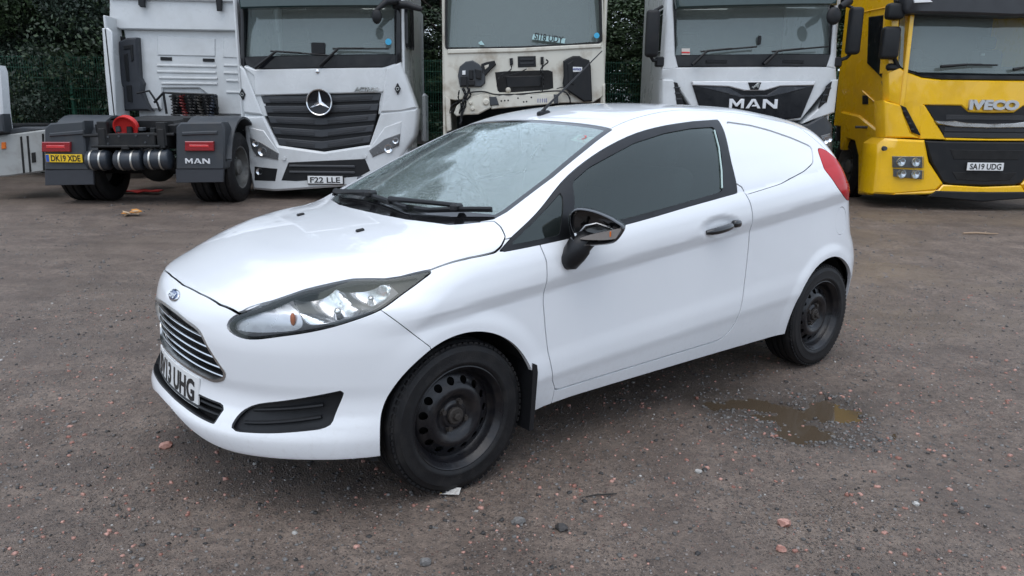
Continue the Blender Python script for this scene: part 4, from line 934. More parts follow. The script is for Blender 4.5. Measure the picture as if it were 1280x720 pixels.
def slab(name, pts, y0, depth, m, parent, bow=None, e=.012, step=.14, back=False):
    """panel from an outline (x,z): bevelled front face (bowed by bow(x,z)) and side walls back to y0+depth"""
    bow = bow or (lambda x, z: 0.0); P = [Vector(p) for p in pts]
    ar = sum(P[i].x * P[(i + 1) % len(P)].y - P[(i + 1) % len(P)].x * P[i].y for i in range(len(P)))
    if ar < 0: P = P[::-1]
    D = []
    for i in range(len(P)):
        a, b = P[i], P[(i + 1) % len(P)]; k = max(1, int((b - a).length / step))
        D += [a.lerp(b, t / k) for t in range(k)]
    n = len(D); ins = []
    for i in range(n):
        a, p, b = D[i - 1], D[i], D[(i + 1) % n]; d1, d2 = (p - a).normalized(), (b - p).normalized()
        n1, n2 = Vector((-d1.y, d1.x)), Vector((-d2.y, d2.x)); q = n1 + n2
        ins.append(p + q * (e / max(q.dot(n1), .5)) if q.length > 1e-6 else p + n1 * e)
    xs, zs = [p.x for p in ins], [p.y for p in ins]; U, Z = np.meshgrid(np.arange(min(xs) + step * .5, max(xs), step), np.arange(min(zs) + step * .5, max(zs), step))
    extra = []
    if U.size:
        d = psdf(U.ravel(), Z.ravel(), [(p.x, p.y) for p in ins]); extra = [Vector((u, z)) for u, z, k in zip(U.ravel(), Z.ravel(), d) if k < -.35 * step]
    vs, es, fs, *_ = delaunay_2d_cdt(ins + extra, [(i, (i + 1) % n) for i in range(n)], [list(range(n))], 1, 1e-6)
    V = [(p.x, y0 + bow(p.x, p.y), p.y) for p in vs]; F = [tuple(f) for f in fs]; k = len(V)
    for lp, yy in ((ins, 0), (D, e), (D, depth)): V += [(p.x, y0 + yy + bow(p.x, p.y), p.y) for p in lp]
    for s in (0, 1):
        for i in range(n): j = (i + 1) % n; F.append((k + s * n + i, k + s * n + n + i, k + s * n + n + j, k + s * n + j))
    if back: F.append(tuple(k + 2 * n + i for i in range(n)))
    me = bpy.data.meshes.new(name); me.from_pydata(V, [], F); bm = bmesh.new(); bm.from_mesh(me); bmesh.ops.remove_doubles(bm, verts=bm.verts, dist=1e-5); bmesh.ops.recalc_face_normals(bm, faces=bm.faces)
    # make sure the front looks to -y
    s = sum(f.normal.y * f.calc_area() for f in bm.faces)
    if s > 0 and not back: bmesh.ops.reverse_faces(bm, faces=bm.faces)
    bm.to_mesh(me); bm.free(); set_smooth(me, 40); return link(name, me, m, parent)
def rect(x0, z0, x1, z1): return [(x0, z0), (x1, z0), (x1, z1), (x0, z1)]
def lorry_wheel(parent, x, y, z, side, r=.50, w=.30, name='wheel', dished=True):
    """axis along x; outer face towards side*x"""
    e = bpy.data.objects.new(name, None); COL.objects.link(e); e.parent = parent; e.location = (x, y, z)
    if side > 0: e.rotation_euler = (0, 0, math.pi)
    h = w / 2
    B().lathe([(r * .58, -h * .7), (r * .62, -h * .95), (r * .8, -h), (r * .95, -h * .85), (r, -h * .7), (r, -h * .45), (r * .965, -h * .4), (r * .965, -h * .3), (r, -h * .25), (r, h * .25), (r * .965, h * .3), (r * .965, h * .4), (r, h * .45), (r, h * .7), (r * .95, h * .85), (r * .8, h), (r * .6, h * .9)], 'X', 40).done('tyre', M_RUBBER, e, 40)
    d = -h * .2 if not dished else h * .3
    B().lathe([(r * .60, -h * .8), (r * .62, -h * .9), (r * .57, -h * .85), (r * .55, -h * .4), (r * .50, d), (r * .40, d - .03), (r * .32, d - .05), (r * .22, d - .05), (r * .22, d - .14), (r * .15, d - .16), (0, d - .16)], 'X', 32).done('rim', M_RIM, e, 40)
    for k in range(10):
        a = 2 * math.pi * k / 10; B().cyl((d - .05, math.cos(a) * r * .27, math.sin(a) * r * .27), (d - .09, math.cos(a) * r * .27, math.sin(a) * r * .27), .016, .016, 6).done('wheel_nut', M_RIM, e, 40)
def lorry_box(T, m, w, zlo, zhi, depth, y0=.10, t=.05):
    """hollow cab: side walls, roof, back, floor"""
    for s in (-1, 1): B().box((s * (w / 2 - t / 2), y0 + depth / 2, (zlo + zhi) / 2), (t, depth, zhi - zlo), .02).done('cab_side', m, T)
    B().box((0, y0 + depth / 2, zhi - .02), (w - .08, depth + .02, .10), .04, seg=2).done('cab_roof', m, T)
    B().box((0, y0 + depth - .02, (zlo + zhi) / 2), (w - .11, .05, zhi - zlo - .1)).done('cab_rear_wall', M_CAB_IN, T)
    B().box((0, y0 + depth / 2, zlo + .04), (w - .11, depth - .1, .08)).done('cab_floor', M_CHASSIS, T)
def cab_inside(T, w, zdash, wheel_x, y=.45):
    B().box((0, y, zdash - .12), (w - .25, .45, .26), .05, seg=2).box((-wheel_x * .8, y - .05, zdash + .03), (.5, .25, .10), .04, seg=2).done('dashboard', M_CAB_IN, T, 40)
    B().lathe([(.22 + .016 * math.cos(a), .016 * math.sin(a)) for a in np.linspace(0, 2 * math.pi, 8)], 'Y', 26).box((0, 0, 0), (.40, .03, .05)).done('steering_wheel', M_TBLACK, T, 50, (wheel_x, y + .30, zdash + .06), (R(-35), 0, 0))
    for s in (-1, 1):
        st = B().box((s * .62, y + .95, zdash + .02), (.5, .16, .75), .07, seg=2).done('seat', M_SEAT, T, 40); B().box((s * .62, y + .97, zdash + .50), (.28, .12, .2), .05, seg=2).done('headrest', M_SEAT, st, 40)
def wiper(T, p0, p1, p2, y):
    """spindle, elbow, tip in (x,z)"""
    w = B().tube([(p1[0] - (p2[0] - p1[0]) * .12, y - .02, p1[1] - (p2[1] - p1[1]) * .12), (p2[0], y - .02, p2[1])], .013, 6).done('wiper', M_TBLACK, T)
    B().tube([(p0[0], y - .03, p0[1]), (p1[0], y - .045, p1[1]), ((p1[0] + p2[0]) / 2, y - .04, (p1[1] + p2[1]) / 2 + .005)], [.026, .018, .012], 6).done('wiper_arm', M_TBLACK, w)
def plate(T, x, y, z, s, m=None, w=.52, h=.111, rot=None, blue=False, y2=None):
    p = B().box((0, 0, 0), (w, .012, h), .003).done('number_plate', m or M_PLATEW, T, 30, (x, y, z), rot)
    o = link('plate_lettering', text_mesh(s, h * 1.02, .002, h * .022, w * (.80 if blue else .86)), M_INK, p); o.location = (w * .045 if blue else 0, -.0078, 0)
    if blue: B().box((-w / 2 + .026, -.0065, 0), (.042, .003, h - .012)).done('plate_band', mat('plate_blue', (.02, .09, .40), .4), p)
    return p
def lettering(T, s, size, x, y, z, m, width=None, bold=.0, depth=.02, shear=0, name='lettering'):
    me = text_mesh(s, size, depth, bold, width)
    if shear:
        v = np.zeros(len(me.vertices) * 3); me.vertices.foreach_get('co', v); v = v.reshape(-1, 3); v[:, 0] += shear * v[:, 2]; me.vertices.foreach_set('co', v.ravel())
    o = link(name, me, m, T); o.location = (x, y, z); return o
def block_letters(T, s, x0, x1, z0, z1, y, m, th, depth=.025):
    """heavy wide capitals M A N from outlines, one mesh per letter"""
    w = (x1 - x0) / (len(s) + .14 * (len(s) - 1)); h = z1 - z0; x = x0
    G = {'M': [(0, 0), (0, 1), (.22, 1), (.5, .50), (.78, 1), (1, 1), (1, 0), (.80, 0), (.80, .62), (.56, .18), (.44, .18), (.20, .62), (.20, 0)],
         'A': [(0, 0), (.38, 1), (.62, 1), (1, 0), (.79, 0), (.72, .20), (.40, .20), (.46, .38), (.65, .38), (.50, .76), (.21, 0)],
         'N': [(0, 0), (0, 1), (.24, 1), (.79, .36), (.79, 1), (1, 1), (1, 0), (.76, 0), (.21, .64), (.21, 0)]}
    for c in s:
        slab('letter', [(x + u * w, z0 + v * h) for u, v in G[c]], y, depth, m, T, None, .004, .3); x += w * 1.14

# --- white lorry with the star badge -------------------------------------------------
def star_lorry():
    T = thing('lorry_cab', 'white lorry with a large round star badge on its grey slatted grille', 'lorry', (-2.84, 11.4, .11), 0, 'parked lorries')
    bow = lambda x, z: .10 * (abs(x) / 1.2) ** 2.6
    lorry_box(T, M_TW, 2.46, 1.0, 3.75, 2.2, .16)
    slab('front_panel', [(-1.142, 1.957), (-0.946, 1.887), (0.938, 1.934), (1.179, 2.013), (1.141, 1.665), (0.886, 1.581), (-0.895, 1.522), (-0.971, 1.521), (-0.973, 1.806), (-1.152, 1.933)], .03, .2, M_TW, T, bow, .015)
    for s, pp in ((-1, [(-1.173, 1.941), (-1.105, 1.901), (-0.862, 1.243), (-1.157, 1.273)]), (1, [(1.179, 2.013), (0.98, 1.926), (0.878, 1.302), (1.175, 1.317), (1.396, 1.373)])): slab('corner_panel', pp, -.005, .3, M_TW, T, bow, .02)
    for pp in ([(-1.172, 1.957), (-0.88, 1.948), (-0.812, 1.227), (-1.169, 1.215)], [(1.179, 2.021), (0.918, 1.966), (0.835, 1.273), (1.404, 1.32)]): slab('corner_backing', pp, .06, .2, M_TW, T, bow, .01)
    slab('cowl', [(-1.152, 2.061), (-1.093, 2.07), (1.09, 2.128), (1.164, 2.085), (1.166, 2.021), (0.939, 1.942), (-0.946, 1.895), (-1.157, 1.989)], .045, .06, M_TGLOSS, T, bow, .01)
    slab('windscreen', [(-1.053, 2.756), (-1.093, 2.066), (1.089, 2.124), (1.077, 2.777)], .07, .03, M_TGLASS, T, (lambda x, z: bow(x, z) + .16 * max(z - 1.9, 0)), .004)
    cab_inside(T, 2.3, 2.0, -.55)
    slab('sun_visor', [(-1.085, 2.892), (1.13, 2.933), (1.093, 2.762), (-1.068, 2.717)], -.10, .2, mat('smoked_visor', (.02, .045, .045), .12, coat=.5), T, bow, .02)
    for pts, nm in (([(-1.099, 2.872), (-1.058, 2.873), (-1.105, 1.901), (-1.163, 1.957)], 'pillar'), ([(1.137, 2.894), (1.195, 2.895), (1.183, 2.021), (1.107, 1.98)], 'pillar')): slab(nm, pts, .03, .2, M_TGLOSS, T, bow, .008)
    # grille: recess, five chevron slats with mesh strips
    g = slab('grille', [(-0.902, 1.534), (0.895, 1.593), (0.703, 0.838), (0.026, 0.726), (-0.65, 0.811), (-0.785, 1.111)], .075, .1, M_TBLACK, T, bow, .012)
    L0 = [(-0.887, 1.514), (-0.845, 1.375), (-0.799, 1.227), (-0.745, 1.07), (-0.678, 0.912)]; R0 = [(0.89, 1.569), (0.852, 1.425), (0.814, 1.277), (0.775, 1.119), (0.732, 0.968)]; C0 = [(0.012, 1.531), (0.005, 1.384), (-0.003, 1.21), (-0.011, 1.036), (-0.018, 0.868)]
    for i in range(5):
        (lx, lz), (rx, rz), (cx, cz) = L0[i], R0[i], C0[i]; h = .105
        slab('grille_slat', [(lx, lz), (cx, cz), (rx, rz), (rx - .03, rz - h), (cx, cz - h * 1.05), (lx + .035, lz - h)], .045 - .0 * i, .04, M_MESHG, g, bow, .012)
        mm = mat('perforated_mesh', (.028, .030, .034), .6, bmp=1.0, bscale=220)
        slab('mesh_strip', [(lx + .12, lz - .035), (cx - .1, cz - .03), (cx - .1, cz - .085), (lx + .14, lz - .085)], .036, .02, mm, g, bow, .005)
        slab('mesh_strip', [(cx + .1, cz - .03), (rx - .12, rz - .035), (rx - .14, rz - .085), (cx + .1, cz - .085)], .036, .02, mm, g, bow, .005)
    (sx, sz), = [(0.003, 1.433)]
    st = B().lathe([(.168, 0), (.172, -.022), (.184, -.03), (.192, -.022), (.196, 0), (.168, .0)], 'Y', 48).done('star_badge', M_CHROME, T, 40, (sx, -.03, sz))
    B().lathe([(0, .012), (.15, .012), (.17, .004), (.17, .05)], 'Y', 40).done('badge_disc', M_TGLOSS, st, 40)
    bb = B()
    for k in range(3):
        a = R(90 + 120 * k); tip = (math.cos(a) * .172, -.006, math.sin(a) * .172); l = (math.cos(a + R(60)) * .036, 0, math.sin(a + R(60)) * .036); r_ = (math.cos(a - R(60)) * .036, 0, math.sin(a - R(60)) * .036)
        c = bb.bm.verts.new((0, -.034, 0)); t_, l_, rr_ = (bb.bm.verts.new(p) for p in (tip, l, r_)); bb.bm.faces.new((c, l_, t_)); bb.bm.faces.new((c, t_, rr_))
    bb.done('star', M_CHROME, st, 10)
    (ex, ez), = [(-0.018, 1.868)]; B().lathe([(0, -.012), (.018, -.012), (.026, -.006), (.028, .02)], 'Y', 24).done('small_badge', M_CHROME, T, 40, (ex, .02, ez))
    (ax, az), = [(0.681, 1.624)]; lettering(T, 'ACTROS', .085, ax, .035, az, M_CHROME, .33, .002, .02, .35)
    for (px, pz) in [(-1.147, 1.536), (1.136, 1.637)]: 
        o = slab('diamond_badge', [(px - .045, pz), (px, pz - .085), (px + .045, pz), (px, pz + .085)], bow(px, 0) - .03, .02, M_TBLACK, T, None, .004); B().lathe([(.017, 0), (.017, -.006), (.024, -.006), (.024, 0)], 'Y', 16).done('badge_ring', M_CHROME, o, 40, (px, bow(px, 0) - .03, pz))
    # bumper
    bm_ = slab('bumper', [(-1.169, 1.223), (-0.854, 1.235), (-0.65, 0.803), (0.026, 0.717), (0.702, 0.825), (0.878, 1.294), (1.409, 1.361), (1.359, 0.966), (1.116, 0.585), (0.675, 0.238), (-0.738, 0.128), (-1.083, 0.146), (-1.155, 0.561)], .0, .45, M_TW, T, bow, .03)
    slab('lamp_recess', [(-1.094, 1.066), (-0.855, 1.019), (-0.639, 0.702), (-0.655, 0.583), (-1.029, 0.639)], -.012, .06, M_TW, T, bow, .01); slab('lamp_recess', [(0.691, 0.749), (0.936, 1.087), (1.18, 1.173), (1.142, 0.805), (0.739, 0.64)], -.012, .06, M_TW, T, bow, .01)
    for pp, cs in (([(-1.079, 0.916), (-0.97, 0.884), (-0.644, 0.693), (-0.658, 0.596), (-0.994, 0.648), (-1.056, 0.753)], [(-0.891, 0.712), (-0.987, 0.829)]), ([(0.7, 0.745), (0.923, 0.912), (1.159, 0.998), (1.138, 0.817), (0.748, 0.649)], [(0.983, 0.778), (1.089, 0.892)])):
        h = slab('headlamp', pp, -.02, .05, M_LAMPG, T, bow, .008)
        for (px, pz), rr in zip(cs, (.062, .045)): B().lathe([(0, .01), (rr * .5, .004), (rr * .8, -.012), (rr, -.02), (rr * 1.06, -.012), (rr * 1.06, .02)], 'Y', 24).done('lamp_unit', M_LAMP, h, 40, (px, bow(px, 0) - .02, pz))
    slab('fog_lamp_bay', [(-1.039, 0.49), (-0.679, 0.464), (-0.725, 0.275), (-1.053, 0.28)], -.008, .05, M_TBLACK, T, bow, .01); (fx, fz), = [(-0.962, 0.418)]; B().lathe([(0, 0), (.04, -.008), (.05, -.014), (.05, .02)], 'Y', 20).done('fog_lamp', M_LAMP, T, 40, (fx, .055, fz))
    slab('lower_intake', [(-0.51, 0.564), (0.636, 0.626), (0.707, 0.444), (0.549, 0.357), (-0.405, 0.278), (-0.638, 0.285)], -.008, .05, M_TBLACK, T, bow, .012)
    for zz in [(-0.005, 0.509), (-0.009, 0.42)]: B().box((zz[0], -.012, zz[1]), (.98, .03, .035), .008).done('intake_bar', M_MESHG, T)
    (px, pz), = [(0.042, 0.309)]; slab('plate_mount', rect(px - .27, pz - .07, px + .27, pz + .07), -.035, .05, M_TBLACK, T); plate(T, px, -.045, pz, 'F22 LLE')
    for (cx, cz) in [(-0.567, 0.618), (0.633, 0.664)]: B().lathe([(0, -.006), (.028, -.006), (.03, .01)], 'Y', 20).done('tow_eye_cap', M_TW, T, 40, (cx, -.004, cz))
    wiper(T, *[(-0.924, 1.903), (-0.597, 2.139), (0.13, 2.098)], .05); wiper(T, *[(0.019, 1.945), (0.301, 2.188), (1.029, 2.195)], .05)
    for (px, pz) in [(-0.5, 2.004), (0.469, 2.03)]: slab('washer_cover', rect(px - .13, pz - .022, px + .13, pz + .022), .07, .04, M_TBLACK, T, None, .008)
    (bx, bz), = [(1.015, 2.294)]; B().lathe([(0, 0), (.045, 0), (.045, .004)], 'Y', 20).done('round_sticker', M_BLUEST, T, 40, (bx, .075, bz))
    (dx, dz), = [(-0.011, 2.196)]; B().box((dx, .12, dz), (.20, .06, .16), .01).done('toll_box', M_TBLACK, T)
    # side window, camera arm and hanging front mirror, step well, wheels
    B().box((1.235, .62, 2.55), (.02, .70, .62), .05).done('side_window', M_TGLOSS, T)
    (mx, mz), = [(0.908, 2.627)]; B().tube([(mx + .25, .0, mz + .22), (mx + .12, -.16, mz + .18), (mx, -.22, mz + .06)], [.05, .045, .03], 8).ball((mx, -.22, mz - .02), .10, 14, (.72, .45, 1.05)).done('front_mirror', M_TBLACK, T, 50)
    B().tube([(1.1, .1, mz + .18), (1.32, -.02, mz + .16), (1.52, -.04, mz + .10)], [.06, .055, .035], 8).done('camera_arm', M_TBLACK, T, 50)
    for s in (-1, 1):
        B().box((s * 1.12, .9, .72), (.22, 1.3, .50), .05).done('step_well', M_TW, T); lorry_wheel(T, s * 1.02, 1.35, .5, s)
    B().box((0, 1.6, .80), (.9, 2.6, .28), .02).box((0, .5, .55), (1.7, .7, .3), .02).done('chassis', M_CHASSIS, T)
    B().box((1.16, 2.75, 1.2), (.20, .5, .9), .05).box((1.2, 2.5, 1.9), (.05, .35, 2.2), .015).done('side_fairing', M_TW, T)
star_lorry()
# --- lorry with its front panels stripped off --------------------------------------------
def stripped_lorry():
    T = thing('lorry_cab', 'grubby white lorry with its front panel stripped off, bare bulkhead and wiring showing', 'lorry', (.14, 11.5, .11), 0, 'parked lorries')
    bow = lambda x, z: .06 * (abs(x) / 1.2) ** 2.6
    lorry_box(T, M_TCREAM, 2.40, .95, 3.75, 2.2, .12)
    slab('front_bulkhead', [(-1.161, 3.876), (-1.189, 2.216), (-1.166, 1.511), (-1.104, 1.498), (-1.013, 1.485), (-0.748, 1.515), (-0.386, 1.41), (0.533, 1.46), (1.039, 1.476), (1.21, 1.589), (1.168, 2.344), (1.078, 3.898), (1.043, 3.898), (1.135, 2.344), (1.073, 2.309), (-0.034, 2.235), (-1.104, 2.198), (-1.158, 2.255), (-1.137, 3.877)], .05, .1, M_TCREAM, T, bow, .012)
    slab('screen_seal', [(-1.142, 3.877), (-1.153, 2.229), (-1.109, 2.195), (-0.034, 2.23), (1.082, 2.304), (1.141, 2.344), (1.062, 3.898), (1.035, 3.898), (1.107, 2.362), (1.045, 2.324), (-0.035, 2.259), (-1.09, 2.225), (-1.123, 2.256), (-1.116, 3.877)], .035, .05, M_TBLACK, T, bow, .006)
    slab('windscreen', [(-1.122, 3.828), (-1.131, 2.24), (-0.035, 2.246), (1.113, 2.346), (1.042, 3.849)], .055, .02, M_TGLASS, T, (lambda x, z: bow(x, z) + .16 * max(z - 1.9, 0)), .003)
    cab_inside(T, 2.2, 2.12, .55)
    slab('sill_flange', [(-1.118, 2.209), (-0.034, 2.235), (1.128, 2.309), (1.13, 2.252), (-0.034, 2.175), (-1.118, 2.143)], .025, .06, M_TCREAM, T, bow, .012)
    slab('vent_opening', [(-0.093, 2.116), (0.17, 2.124), (0.179, 1.974), (-0.086, 1.96)], .035, .03, M_TBLACK, T, bow, .008); 
    for yy in (0, 1): slab('vent_slat', [(p[0], p[1] - .055 * yy) for p in [(-0.066, 2.093), (0.149, 2.1), (0.149, 2.063), (-0.065, 2.056)]], .025, .03, M_TGLOSS, T, bow, .004)
    ho = slab('bulkhead_opening', [(-0.422, 1.888), (-0.278, 1.905), (0.356, 1.928), (0.423, 1.907), (0.439, 1.672), (0.362, 1.65), (-0.137, 1.607), (-0.359, 1.605), (-0.393, 1.68)], .043, .03, M_GAP, T, bow, .006)
    slab('heater_box', [(-0.278, 1.841), (0.274, 1.858), (0.272, 1.687), (-0.249, 1.655)], .03, .03, M_TBLACK, ho, bow, .02); B().ball(([(-0.226, 1.639)][0][0], .04, [(-0.226, 1.639)][0][1]), .04, 12).done('grommet', M_TCREAM, ho)
    fb = slab('fuse_carrier', [(-0.969, 1.835), (-0.941, 1.962), (-0.852, 2.035), (-0.747, 2.054), (-0.651, 1.997), (-0.565, 1.892), (-0.565, 1.732), (-0.623, 1.678), (-0.937, 1.674)], .0, .08, M_TGREY, T, bow, .015)
    for pp in ([(-0.925, 1.822), (-0.831, 1.828), (-0.831, 1.689), (-0.925, 1.688)], [(-0.803, 1.916), (-0.742, 1.917), (-0.742, 1.783), (-0.803, 1.783)], [(-0.809, 1.769), (-0.72, 1.77), (-0.715, 1.698), (-0.809, 1.697)], [(-0.715, 1.93), (-0.623, 1.912), (-0.623, 1.785), (-0.698, 1.795)]): slab('relay_block', pp, -.04, .05, M_TBLACK, fb, bow, .008)
    slab('white_relay', [(-0.899, 1.904), (-0.853, 1.905), (-0.853, 1.846), (-0.9, 1.846)], -.03, .05, M_PLATEW, fb, bow, .004)
    for a, b_ in (((240,345), (240,458)), ((265,330), (265,458)), ((300,322), (300,458)), ((345,355), (345,458))): pass
    br = [(-0.624, 2.003), (-0.549, 2.03), (-0.428, 2.052), (-0.406, 1.994), (-0.486, 1.919), (-0.56, 1.839), (-0.621, 1.87)]; bi = [(-0.577, 1.977), (-0.511, 1.998), (-0.516, 1.967), (-0.566, 1.924)]
    slab('bracket', br, .0, .05, M_TBLACK, T, bow, .01); slab('bracket_window', bi, -.004, .02, M_TCREAM, T, bow, .003)
    cv = slab('duct_cover', [(0.573, 2.057), (0.627, 2.089), (0.709, 2.127), (0.808, 2.128), (0.858, 2.097), (0.953, 2.071), (0.977, 1.987), (1.016, 1.49), (0.894, 1.478), (0.809, 1.531), (0.589, 1.668), (0.57, 1.743), (0.584, 1.85)], -.04, .12, M_TBLACK, T, bow, .02)
    slab('cover_rib', [(0.63, 2.01), (0.711, 2.064), (0.734, 1.718), (0.65, 1.744)], -.055, .03, M_TBLACK, cv, bow, .01); lb = slab('cover_label', [(0.688, 1.973), (0.848, 1.97), (0.85, 1.906), (0.69, 1.899)], -.05, .02, M_PLATEW, cv, bow, .002)
    (lx, lz), = [(0.769, 1.94)]; lettering(cv, 'NOTICE', .035, lx, -.056 + bow(lx, 0), lz, mat('label_ink', (.10, .12, .30), .5), .13, .002, .003)
    for pp in ([(-0.211, 2.086), (-0.164, 2.092), (-0.158, 2.002), (-0.202, 1.988)], [(0.242, 2.112), (0.286, 2.112), (0.288, 2.012), (0.244, 2.006)]): slab('cable_gland', pp, .01, .05, M_TBLACK, T, bow, .012)
    # crossmember with holes, bracket plate, lower legs
    cm = slab('crossmember', [(-0.484, 1.539), (-0.276, 1.574), (0.335, 1.585), (0.53, 1.568), (0.522, 1.452), (-0.469, 1.361)], -.05, .14, M_TCREAM, T, bow, .012)
    for (px, pz) in [(-0.325, 1.479), (-0.275, 1.485), (-0.225, 1.488), (0.003, 1.469), (0.045, 1.474), (-0.081, 1.522), (0.114, 1.534)]: B().lathe([(0, -.052), (.012, -.052), (.013, -.04)], 'Y', 12).done('bolt_hole', M_GAP, cm, 40, (px, 0, pz))
    for i, (px, pz) in enumerate([(0.212, 1.49), (0.245, 1.49), (0.279, 1.493), (0.312, 1.493), (0.337, 1.494)]): slab('stencil_mark', rect(px - .005, pz - .028, px + .005, pz + .028), -.053, .01, mat('label_ink', (.10, .12, .30), .5), cm, None, .001)
    slab('plate_bracket', [(-0.504, 1.539), (-0.401, 1.54), (-0.358, 1.422), (-0.492, 1.409)], -.07, .05, M_TGREY, T, bow, .01); slab('plate_bracket', [(0.441, 1.581), (0.508, 1.582), (0.511, 1.452), (0.45, 1.441)], -.07, .05, M_TGREY, T, bow, .01)
    lw = slab('lower_bracket', [(-1.028, 1.295), (-0.985, 1.404), (-0.854, 1.514), (-0.637, 1.575), (-0.493, 1.571), (-0.475, 1.382), (-0.665, 1.283), (-0.855, 1.275), (-0.986, 1.255)], -.06, .08, M_TCREAM, T, bow, .015)
    for (px, pz), rr in zip([(-0.748, 1.366), (-0.548, 1.463), (-0.776, 1.447)], (.03, .05, .025)): B().lathe([(0, -.015), (rr * .7, -.015), (rr, 0), (rr, .03)], 'Y', 16).done('boss', M_TCREAM, lw, 40, (px, -.065, pz))
    for pp in ([(-1.165, 1.551), (-1.088, 1.498), (-1.072, 1.049), (-1.142, 1.02)], [(1.169, 1.722), (1.207, 1.75), (1.219, 1.427), (1.18, 1.426)]): slab('lower_leg', pp, .03, .1, M_TCREAM, T, bow, .012)
    cab = lambda pts, r, y=-.045: B().tube([(px, y - .01 * math.sin(k * 2.1), pz) for k, (px, pz) in enumerate(catmull(pts, 5))], r, 6).done('cable', M_TBLACK, T, 60)
    cab([(-0.183, 1.989), (-0.196, 1.917), (-0.333, 1.841), (-0.388, 1.734), (-0.371, 1.626)], .009); cab([(0.038, 1.935), (-0.071, 1.883), (-0.195, 1.848), (-0.319, 1.814)], .008); cab([(0.325, 2.065), (0.348, 2.034), (0.278, 1.975), (0.246, 1.921), (0.254, 1.793), (0.251, 1.633)], .011); cab([(0.266, 2.006), (0.28, 1.847), (0.293, 1.74), (0.273, 1.62)], .009)
    cab([(-0.859, 1.568), (-0.748, 1.601), (-0.582, 1.608), (-0.415, 1.572), (-0.137, 1.575), (0.196, 1.605), (0.473, 1.63), (0.612, 1.61), (0.676, 1.529), (0.686, 1.454)], .012); cab([(-0.887, 1.648), (-0.854, 1.568), (-0.888, 1.459), (-0.902, 1.297), (-0.928, 1.132)], .022); cab([(-0.79, 1.649), (-0.846, 1.514), (-0.854, 1.406), (-0.916, 1.269)], .016); cab([(-1.013, 1.377), (-1.084, 1.295), (-1.055, 1.404), (-0.957, 1.459)], .008); cab([(0.486, 1.662), (0.583, 1.684), (0.639, 1.637), (0.683, 1.583)], .008); cab([(-0.942, 1.621), (-0.957, 1.513), (-0.916, 1.405), (-0.944, 1.296)], .012); cab([(-0.831, 1.676), (-0.776, 1.569), (-0.832, 1.487)], .013)
    # cards behind the glass
    pc = [(0.132, 2.425), (0.598, 2.369), (0.586, 2.301), (0.112, 2.354)]; slab('loose_number_plate', pc, .045, .012, M_CYAN, T, None, .002); (lx, lz), = [(0.355, 2.362)]; o = lettering(T, 'SJ18 UDY', .13, lx, .0425, lz, M_INK, .42, .002, .003); o.rotation_euler = (0, R(7.5), 0)
    slab('paper_scrap', [(-0.67, 2.297), (-0.624, 2.329), (-0.577, 2.272), (-0.638, 2.271)], .045, .004, M_CYAN, T, None, .001); (bx, bz), = [(1.056, 2.421)]; B().lathe([(0, 0), (.04, 0), (.04, .004)], 'Y', 20).done('round_sticker', M_BLUEST, T, 40, (bx, .078, bz))
    B().box((0, 1.3, .75), (.95, 2.4, .5), .02).box((0, .45, .9), (2.0, .5, .12), .02).done('chassis', M_CHASSIS, T)
    for s in (-1, 1): lorry_wheel(T, s * 1.02, 1.35, .5, s)
stripped_lorry()
